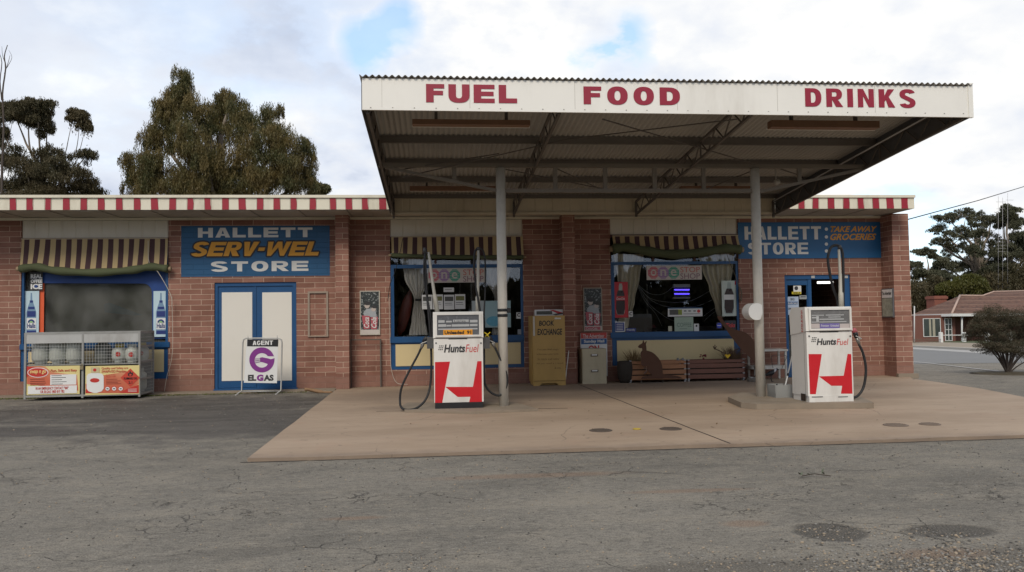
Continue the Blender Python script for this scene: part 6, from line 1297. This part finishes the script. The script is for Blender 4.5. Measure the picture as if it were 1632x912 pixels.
tree('bush_tree', 'dark trees massed behind the house roof at the right edge', 58, 1600, [(1600, 455, 32, 20), (1630, 450, 30, 28, 0), (1580, 450, 24, 18, 1), (1660, 440, 40, 40, 0), (1565, 470, 26, 14, 0), (1620, 475, 60, 24, 0)], 30000, .3, LF_DK, BARKD, .2)
# bush by the road
pb = G(1606, 593); bt = thing('roadside_bush', 'dark fine-leaved bush with many bare stems standing by the road', 'bush', (pb.x, pb.y, gh(0, pb.y) - .03))
bl = [pblob(*b[:4], pb.y, *(b[4:])) for b in ((1600, 510, 44, 22), (1560, 518, 26, 16, -.1), (1640, 510, 44, 26), (1580, 535, 36, 16, -.1), (1620, 535, 44, 18, .1), (1556, 535, 20, 10), (1660, 540, 34, 22), (1575, 500, 22, 9), (1600, 552, 34, 10, -.25), (1632, 558, 32, 12, -.25), (1578, 556, 22, 9, .2), (1650, 568, 26, 10), (1612, 562, 20, 8, .3))]
leaves('crown', bl, 100000, .030, LF_BUSH, bt, asp=.24, droop=-.1, fill=.3, clump=10, cr_=.55, sub=9)
limbs(bt, (pb.x, pb.y, gh(0, pb.y) - .05), [b[0] for b in bl] + [(b[0][0] + .15, b[0][1], b[0][2] + .05) for b in bl[:6]], .020, BARKD, .34, 'stems', .05, 7)
m = MB(); m.lathe((pb.x, pb.y, gh(0, pb.y) - .034), [(.75, 0), (.6, .015), (.2, .035), (0.01, .04)], 24); tag(m.build('bush_mound', mat('leaf_litter', (.07, .055, .03), .95, .4, 12, bump=.01)), 'low mound of dark leaf litter under the roadside bush', 'mound')
# trees across the road behind the camera, seen only as reflections in the windows
tr0 = thing('roadside_tree', 'tree across the road, seen only as a reflection in the shop windows', 'tree', (0, -52, 0), 'trees reflected in the shop windows')
bl = [((random.uniform(-3.4, 3.4), -52 + random.uniform(-1, 1), random.uniform(.3, 4.2)), (1.9, 1.4, 1.1)) for _ in range(18)]
leaves('crown', bl, 14000, .5, LF_DK, tr0, asp=.5, fill=.5); limbs(tr0, (0, -52, 0), [b[0] for b in bl[:5]], .2, BARKD)
for i, (x, s_) in enumerate([(-34, 1.7), (-27, 1.5), (-21, 1.6), (-15.5, 1.5), (-9.5, 1.3), (-4, 1.25), (1, 1.1), (12, 1.0), (17.5, 1.15), (24, 1.3), (31, 1.5)]):
    r = tr0.copy(); COL.objects.link(r); r.location = (x, -52 + (i % 3) * 2, -.03); r.scale = (s_, s_, s_); r.rotation_euler = (0, 0, i * 1.3)
    for ch in list(tr0.children):
        c = ch.copy(); COL.objects.link(c); c.parent = r
tr0.location = (6.5, -53, -.03)

# ------------------------------------------------------------------ the house across the road
RT = None
def tile_mat():
    q = NT('roof_tiles'); s = q.n('ShaderNodeSeparateXYZ'); q.l(q.co, s.inputs[0])
    w_ = q.n('ShaderNodeTexWave', wave_type='BANDS', bands_direction='Z', wave_profile='SAW'); w_.inputs['Scale'].default_value = .9; w_.inputs['Distortion'].default_value = .6; w_.inputs['Detail'].default_value = 2; w_.inputs['Detail Scale'].default_value = 3; q.l(q.co, w_.inputs['Vector'])
    c = q.mix(q.ramp(q.noise(3, 6, .75, stretch=(1, 1, 4)), .35, .65), (.060, .029, .020), (.145, .070, .044)); c = q.mix(q.math('MULTIPLY', q.ramp(w_.outputs['Fac'], .6, .95), .6), c, (.20, .115, .078)); c = q.mix(q.math('MULTIPLY', q.ramp(w_.outputs['Fac'], .22, .05), .7), c, (.06, .03, .02))
    return q.bsdf(c, .85, bump=w_.outputs['Fac'], bd=.05)
RT = tile_mat(); HBR = mat('house_brick', (.15, .062, .045), .85, .2, 5)
HY = 46.0; hs = thing('brick_house', 'low dark brick house with a terracotta tiled hip roof across the road', 'house', (P(1520, 540, HY).x, HY, gh(0, HY)))
def hp(px, py, Y=HY): return P(px, py, Y)
A, B, C_, D_, E_ = hp(1449, 503, 50), hp(1517, 501, 45.6), hp(1530, 472, 50), hp(1760, 500, 45.6), hp(1760, 472, 50); E2 = hp(1566, 472.3, 50); F1, F2 = hp(1584, 465, 53), hp(1760, 461, 53)
A2 = hp(1449, 503, 57)
m = MB(); m.poly3([A, B, C_]); m.poly3([B, D_, E_, E2, C_]); m.poly3([E2, E_, F2, F1]); m.poly3([A, C_, A2]); m.poly3([A2, C_, E2, F1, F2, hp(1760, 500, 57)]); m.build('roof', RT, hs)
m = MB(); m.tube([B + Vector((0, 0, .05)), C_ + Vector((0, 0, .06))], .09, 6); m.tube([C_ + Vector((0, 0, .05)), E2 + Vector((0, 0, .05)), F1, F2], .07, 6); m.build('ridge_cap', mat('ridge_pale', (.42, .30, .24), .8), hs)
m = MB(); zg0, zg1 = A.z - .30, A.z
for a, b in ((A, B), (B, D_)): m.bar(a - Vector((0, 0, .06)), b - Vector((0, 0, .06)), .12, .22)
m.build('eave_gutter', mat('gutter_white', (.62, .62, .60), .6), hs)
zb4 = gh(0, HY) - .2
m = MB(); a, b = hp(1464.5, 540).x, hp(1526, 540).x; b2 = hp(1760, 540).x; zt4 = B.z - .05; m.box(a, b, HY + .6, HY + .85, zb4, zt4); m.box(b, b + .25, HY + .6, HY + 2.4, zb4, zt4); m.box(b + .25, b2, HY + 2.2, HY + 2.4, zb4, zt4 + .2); m.box(a, a + .25, HY + .86, 56, zb4, zt4); m.build('wall', HBR, hs)
Yh = HY + .55
for r_, nm in (((1471.5, 507.5, 1499.5, 537), 0), ((1506, 507, 1517.5, 543.5), 1)):
    wf_ = frame('window', Yh, r_, (r_[0] + .9, r_[1] + .9, r_[2] - .9, r_[3] - .9), mat('gutter_white', (0, 0, 0)), hs); m = MB(); rbox(m, Yh + .03, r_[0] + .9, r_[1] + .9, r_[2] - .9, r_[3] - .9, .01); m.build('pane', mat('house_glass', (.045, .055, .05), .12, .3, 1), wf_)
    m = MB()
    if nm == 0: rbox(m, Yh + .02, 1481, 508.5, 1484, 536, .008); rbox(m, Yh + .02, 1486.5, 508.5, 1490.5, 536, .008); m.build('blind', mat('cream_blind', (.33, .31, .24), .8), wf_)
    else:
        rbox(m, Yh + .01, 1511.3, 508, 1512.3, 542.5, .015)
        for yy in (516.5, 525, 533.5): rbox(m, Yh + .009, 1507, yy, 1516.5, yy + .9, .012)
        m.build('glazing_bar', mat('gutter_white', (0, 0, 0)), wf_)
m = MB(); a, b, c, d_ = rect(51, 1489.5, 471.5, 1509, 490); m.box(a, b, 51, 52.2, c - .5, d_); m.box(a - .08, b + .08, 50.92, 52.28, d_ - .28, d_ - .06); m.build('chimney', mat('chimney_brick', (.21, .075, .05), .85, .2, 4), hs)
m = MB(); p0, p1 = hp(1533, 552, 45.9), hp(1533, 502, 45.9); m.tube([p0, p1], .07, 8); m.build('porch_post', mat('gutter_white', (0, 0, 0)), hs)
# white post and rail fence
fn = thing('rail_fence', 'white post and rail fence in front of the tiled house', 'fence', P(1515, 552, 42)); WP = mat('fence_white', (.68, .68, .65), .6, .05, 4)
for px in (1501, 1538, 1575, 1612):
    a, b, c, d_ = rect(42, px - 2.1, 529.5, px + 2.1, 551.5); m = MB(); m.box(a, b, 42, 42 + (b - a), c - .3, d_ - .06); m.prism([(a, d_ - .06), (b, d_ - .06), (b - .04, d_), (a + .04, d_)], 42, 42 + (b - a)); m.build('post', WP, fn)
m = MB(); m.tube([P(1503.5, 534.5, 42.05), P(1680, 534, 42.05)], .03, 6); m.build('rail', WP, fn)
wf2 = thing('wire_fence', 'low rusty wire garden fence at the left of the house', 'fence', P(1475, 549, 41)); m = MB()
for i in range(22): x = 1453 + i * 2.2; m.tube([P(x, 550, 41), P(x, 540 + random.uniform(-1, 1), 41)], .014, 4)
m.tube([P(1453, 541.5, 41), P(1500, 541.5, 41)], .012, 4); m.tube([P(1453, 546.5, 41), P(1500, 546.5, 41)], .012, 4); m.build('mesh', mat('fence_brown', (.11, .085, .06), .8), wf2)
m = MB()
p = P(1457, 549, 43); m.tube([p + Vector((0, 0, -.3)), P(1457.3, 488, 43)], .05, 6); tag(m.build('marker_pole', mat('pale_pole', (.5, .5, .48))), 'thin pale pole left of the tiled house, beside the shop end pier', 'pole')
# aerial masts
am = thing('aerial_mast', 'tall thin lattice aerial masts above the trees at the right', 'aerial', P(1598, 500, 57)); am.location.z = gh(0, 57)
ORG[am.name] = Vector(am.location); m = MB()
for px, yt in ((1591, 313), (1598, 315), (1606, 308)): m.tube([P(px, 470, 57), P(px, yt, 57)], .018, 4)
for y_, x0, x1 in ((322, 1587, 1603), (333, 1588, 1602), (319, 1603, 1615), (381, 1590, 1604), (386, 1589, 1603), (391, 1589, 1604), (396, 1590, 1603), (401, 1591, 1603)): m.tube([P(x0, y_, 57), P(x1, y_, 57)], .013, 4)
m.build('mast', mat('aerial_grey', (.36, .35, .35), .6), am)
# power line
m = MB(); A = Vector((9.97, 3, 3.0)); a0 = P(1443, 351, 2); e0 = P(1632, 297.5, 12); far = a0 + (e0 - a0) * 3.2
m.tube([a0, a0.lerp(e0, .5) + Vector((0, 0, -.03)), e0, far], .014, 5); o = m.build('power_line', mat('cable_black', (.02, .02, .02)), None); tag(o, 'black overhead cable running from the shop end wall up to the right', 'cable')

# ------------------------------------------------------------------ loose bits on the ground
def pebble_field(name, n, fn, s0, s1, mts, label):
    ico = bmesh.new(); bmesh.ops.create_icosphere(ico, subdivisions=1, radius=1); bv = np.array([v.co[:] for v in ico.verts]); bf = np.array([[v.index for v in f.verts] for f in ico.faces]); ico.free()
    pos = np.array([fn() for _ in range(n)]); s = rng.uniform(0, 1, n) ** 3 * (s1 - s0) + s0; k = len(bv)
    sc_ = np.stack([s * rng.uniform(.7, 1.3, n), s * rng.uniform(.7, 1.3, n), s * rng.uniform(.35, .8, n)], 1); v = bv[None] * sc_[:, None, :] * rng.uniform(.8, 1.2, (n, k, 1))
    v[:, :, 0] += pos[:, 0, None]; v[:, :, 1] += pos[:, 1, None]; v[:, :, 2] += -.035 + s[:, None] * .25; f = (bf[None] + (np.arange(n) * k)[:, None, None]).reshape(-1, 3)
    me = bpy.data.meshes.new(name); me.vertices.add(n * k); me.vertices.foreach_set('co', v.ravel().astype(np.float32)); me.loops.add(f.size); me.loops.foreach_set('vertex_index', f.ravel().astype(np.int32)); me.polygons.add(len(f)); me.polygons.foreach_set('loop_start', np.arange(0, f.size, 3, dtype=np.int32))
    me.polygons.foreach_set('material_index', np.repeat(rng.integers(0, len(mts), n), len(bf)).astype(np.int32)); me.update(); me.validate()
    for t in mts: me.materials.append(t)
    o = bpy.data.objects.new(name, me); link(o); tag(o, label, 'gravel', kind='stuff')
PB = [mat('pebble_grey', (.22, .21, .19), .85, .2, 30), mat('pebble_dark', (.07, .065, .058), .85, .2, 30), mat('pebble_tan', (.30, .24, .17), .85, .2, 30)]
def any_asphalt():
    while 1:
        x, y_ = random.uniform(-9, 9), -8.6 - random.random() ** 1.3 * 6.5
        if abs(x - (y_ + 16.55) * .095) < (y_ + 16.55) * .75: return (x, y_)
pebble_field('gravel', 5200, any_asphalt, .0022, .009, PB, 'loose small stones scattered over the worn asphalt')
gp = G(1560, 890)
def corner():
    g = G(random.gauss(1500, 140), min(935, max(842, random.gauss(893, 22)))); return (g.x, g.y)
pebble_field('gravel', 3200, corner, .003, .011, PB, 'loose gravel gathered around the potholes at the lower right')
def potty():
    g = G(*random.choice(((1332, 838), (1480, 842), (1150, 880), (660, 890), (500, 905)))); return (g.x + random.gauss(0, .16), g.y + random.gauss(0, .12))
pebble_field('gravel', 1300, potty, .002, .008, PB, 'fine gravel lying in the potholes and cracks')
def left_asph(): return (random.uniform(-9.5, -2.1), random.uniform(-8.5, -.6))
pebble_field('gravel', 1800, left_asph, .003, .012, PB, 'small stones on the dark asphalt before the left wing')
# moss along the footing, leaves
m = MB()
for i in range(1600):
    x = random.choice((random.gauss(-8.2, 1.0), random.gauss(-5.6, 1.0), random.uniform(-9.5, -2.2))); y_ = -.56 + random.gauss(0, .055); l_ = random.uniform(.008, .03); a = random.uniform(0, 3.14); dx, dy = .012 * math.cos(a), .012 * math.sin(a); z = -.036
    m.poly3([(x - dx, y_ - dy, z), (x + dx, y_ + dy, z), (x + random.uniform(-.02, .02), y_ + random.uniform(-.02, .02), z + l_)])
zero(tag(m.build('moss', mat('moss_green', (.085, .10, .02), .95, .3, 20)), 'low green moss and weeds along the foot of the left wing', 'moss', kind='stuff'))
m = MB()
for i in range(420):
    if i < 170: x, y_, z = random.uniform(-6.5, -2.0), -.48 - abs(random.gauss(0, .12)), -.03
    elif i < 330: x, y_, z = random.uniform(-1.9, 9.3), -.06 - abs(random.gauss(0, .10)), .003
    else: g = G(random.uniform(600, 1500), random.uniform(615, 705)); x, y_, z = g.x, g.y, .003
    a = random.uniform(0, 6.28); l_ = random.uniform(.012, .035); u = Vector((math.cos(a), math.sin(a), random.uniform(-.2, .3))) * l_; v_ = Vector((-math.sin(a), math.cos(a), random.uniform(0, .4))) * l_ * .3; c = Vector((x, y_, z + .006)); m.poly3([c - u, c + v_, c + u, c - v_])
zero(tag(m.build('fallen_leaves', mat('dry_leaf', (.12, .075, .035), .9, .4, 30)), 'dry fallen leaves along the foot of the shop walls', 'leaves', kind='stuff'))
# the twig in the foreground
g = G(1300, 754); tw = thing('gum_twig', 'small broken gum twig with grey-green leaves lying on the asphalt in the foreground', 'twig', (g.x, g.y, -.03))
m = MB(); m.tube([(g.x - .12, g.y + .0, -.02), (g.x, g.y + .02, -.01), (g.x + .11, g.y - .04, -.02)], .004, 5); m.build('stem', BARKD, tw)
m = MB()
for i in range(11):
    c = Vector((g.x - .14 + i * .024, g.y + random.uniform(-.02, .02), -.015)); an = random.uniform(0, 6.28); u = Vector((math.cos(an) * .055, math.sin(an) * .04, random.uniform(.01, .06))); v_ = Vector((-u.y, u.x, .02)).normalized() * .009; m.poly3([c, c + u * .5 + v_, c + u, c + u * .5 - v_])
m.build('leaf', mat('twig_leaf', (.085, .10, .06), .6), tw)
# pale debris branch at the wall left of the apron
o = MB(); q = G(505, 624); o.tube(smooth([(q.x - .22, q.y - .05, .05), (q.x - .1, q.y, .03), (q.x + .08, q.y - .02, -.01), (q.x + .3, q.y - .05, -.02)], 4), [.03] * 4 + [.035] * 5 + [.02] * 4, 6); tag(o.build('bark_piece', mat('pale_bark', (.25, .15, .08), .9, .3, 9)), 'curled pale bark piece lying against the wall right of the double door', 'bark')

m = MB(); x = -1.9      # dirt packed along the front edge of the apron
L_ = [];
while x < 15.5: L_.append((x, -8.49, random.uniform(.012, .045))); x += .11
for a, b in zip(L_, L_[1:]): m.poly3([(a[0], a[1], -.0315), (a[0], a[1] - a[2], -.0315), (b[0], b[1] - b[2], -.0315), (b[0], b[1], -.0315)])
zero(tag(m.build('edge_dirt', mat('packed_dirt', (.045, .036, .028), .95, .4, 9)), kind='structure'))
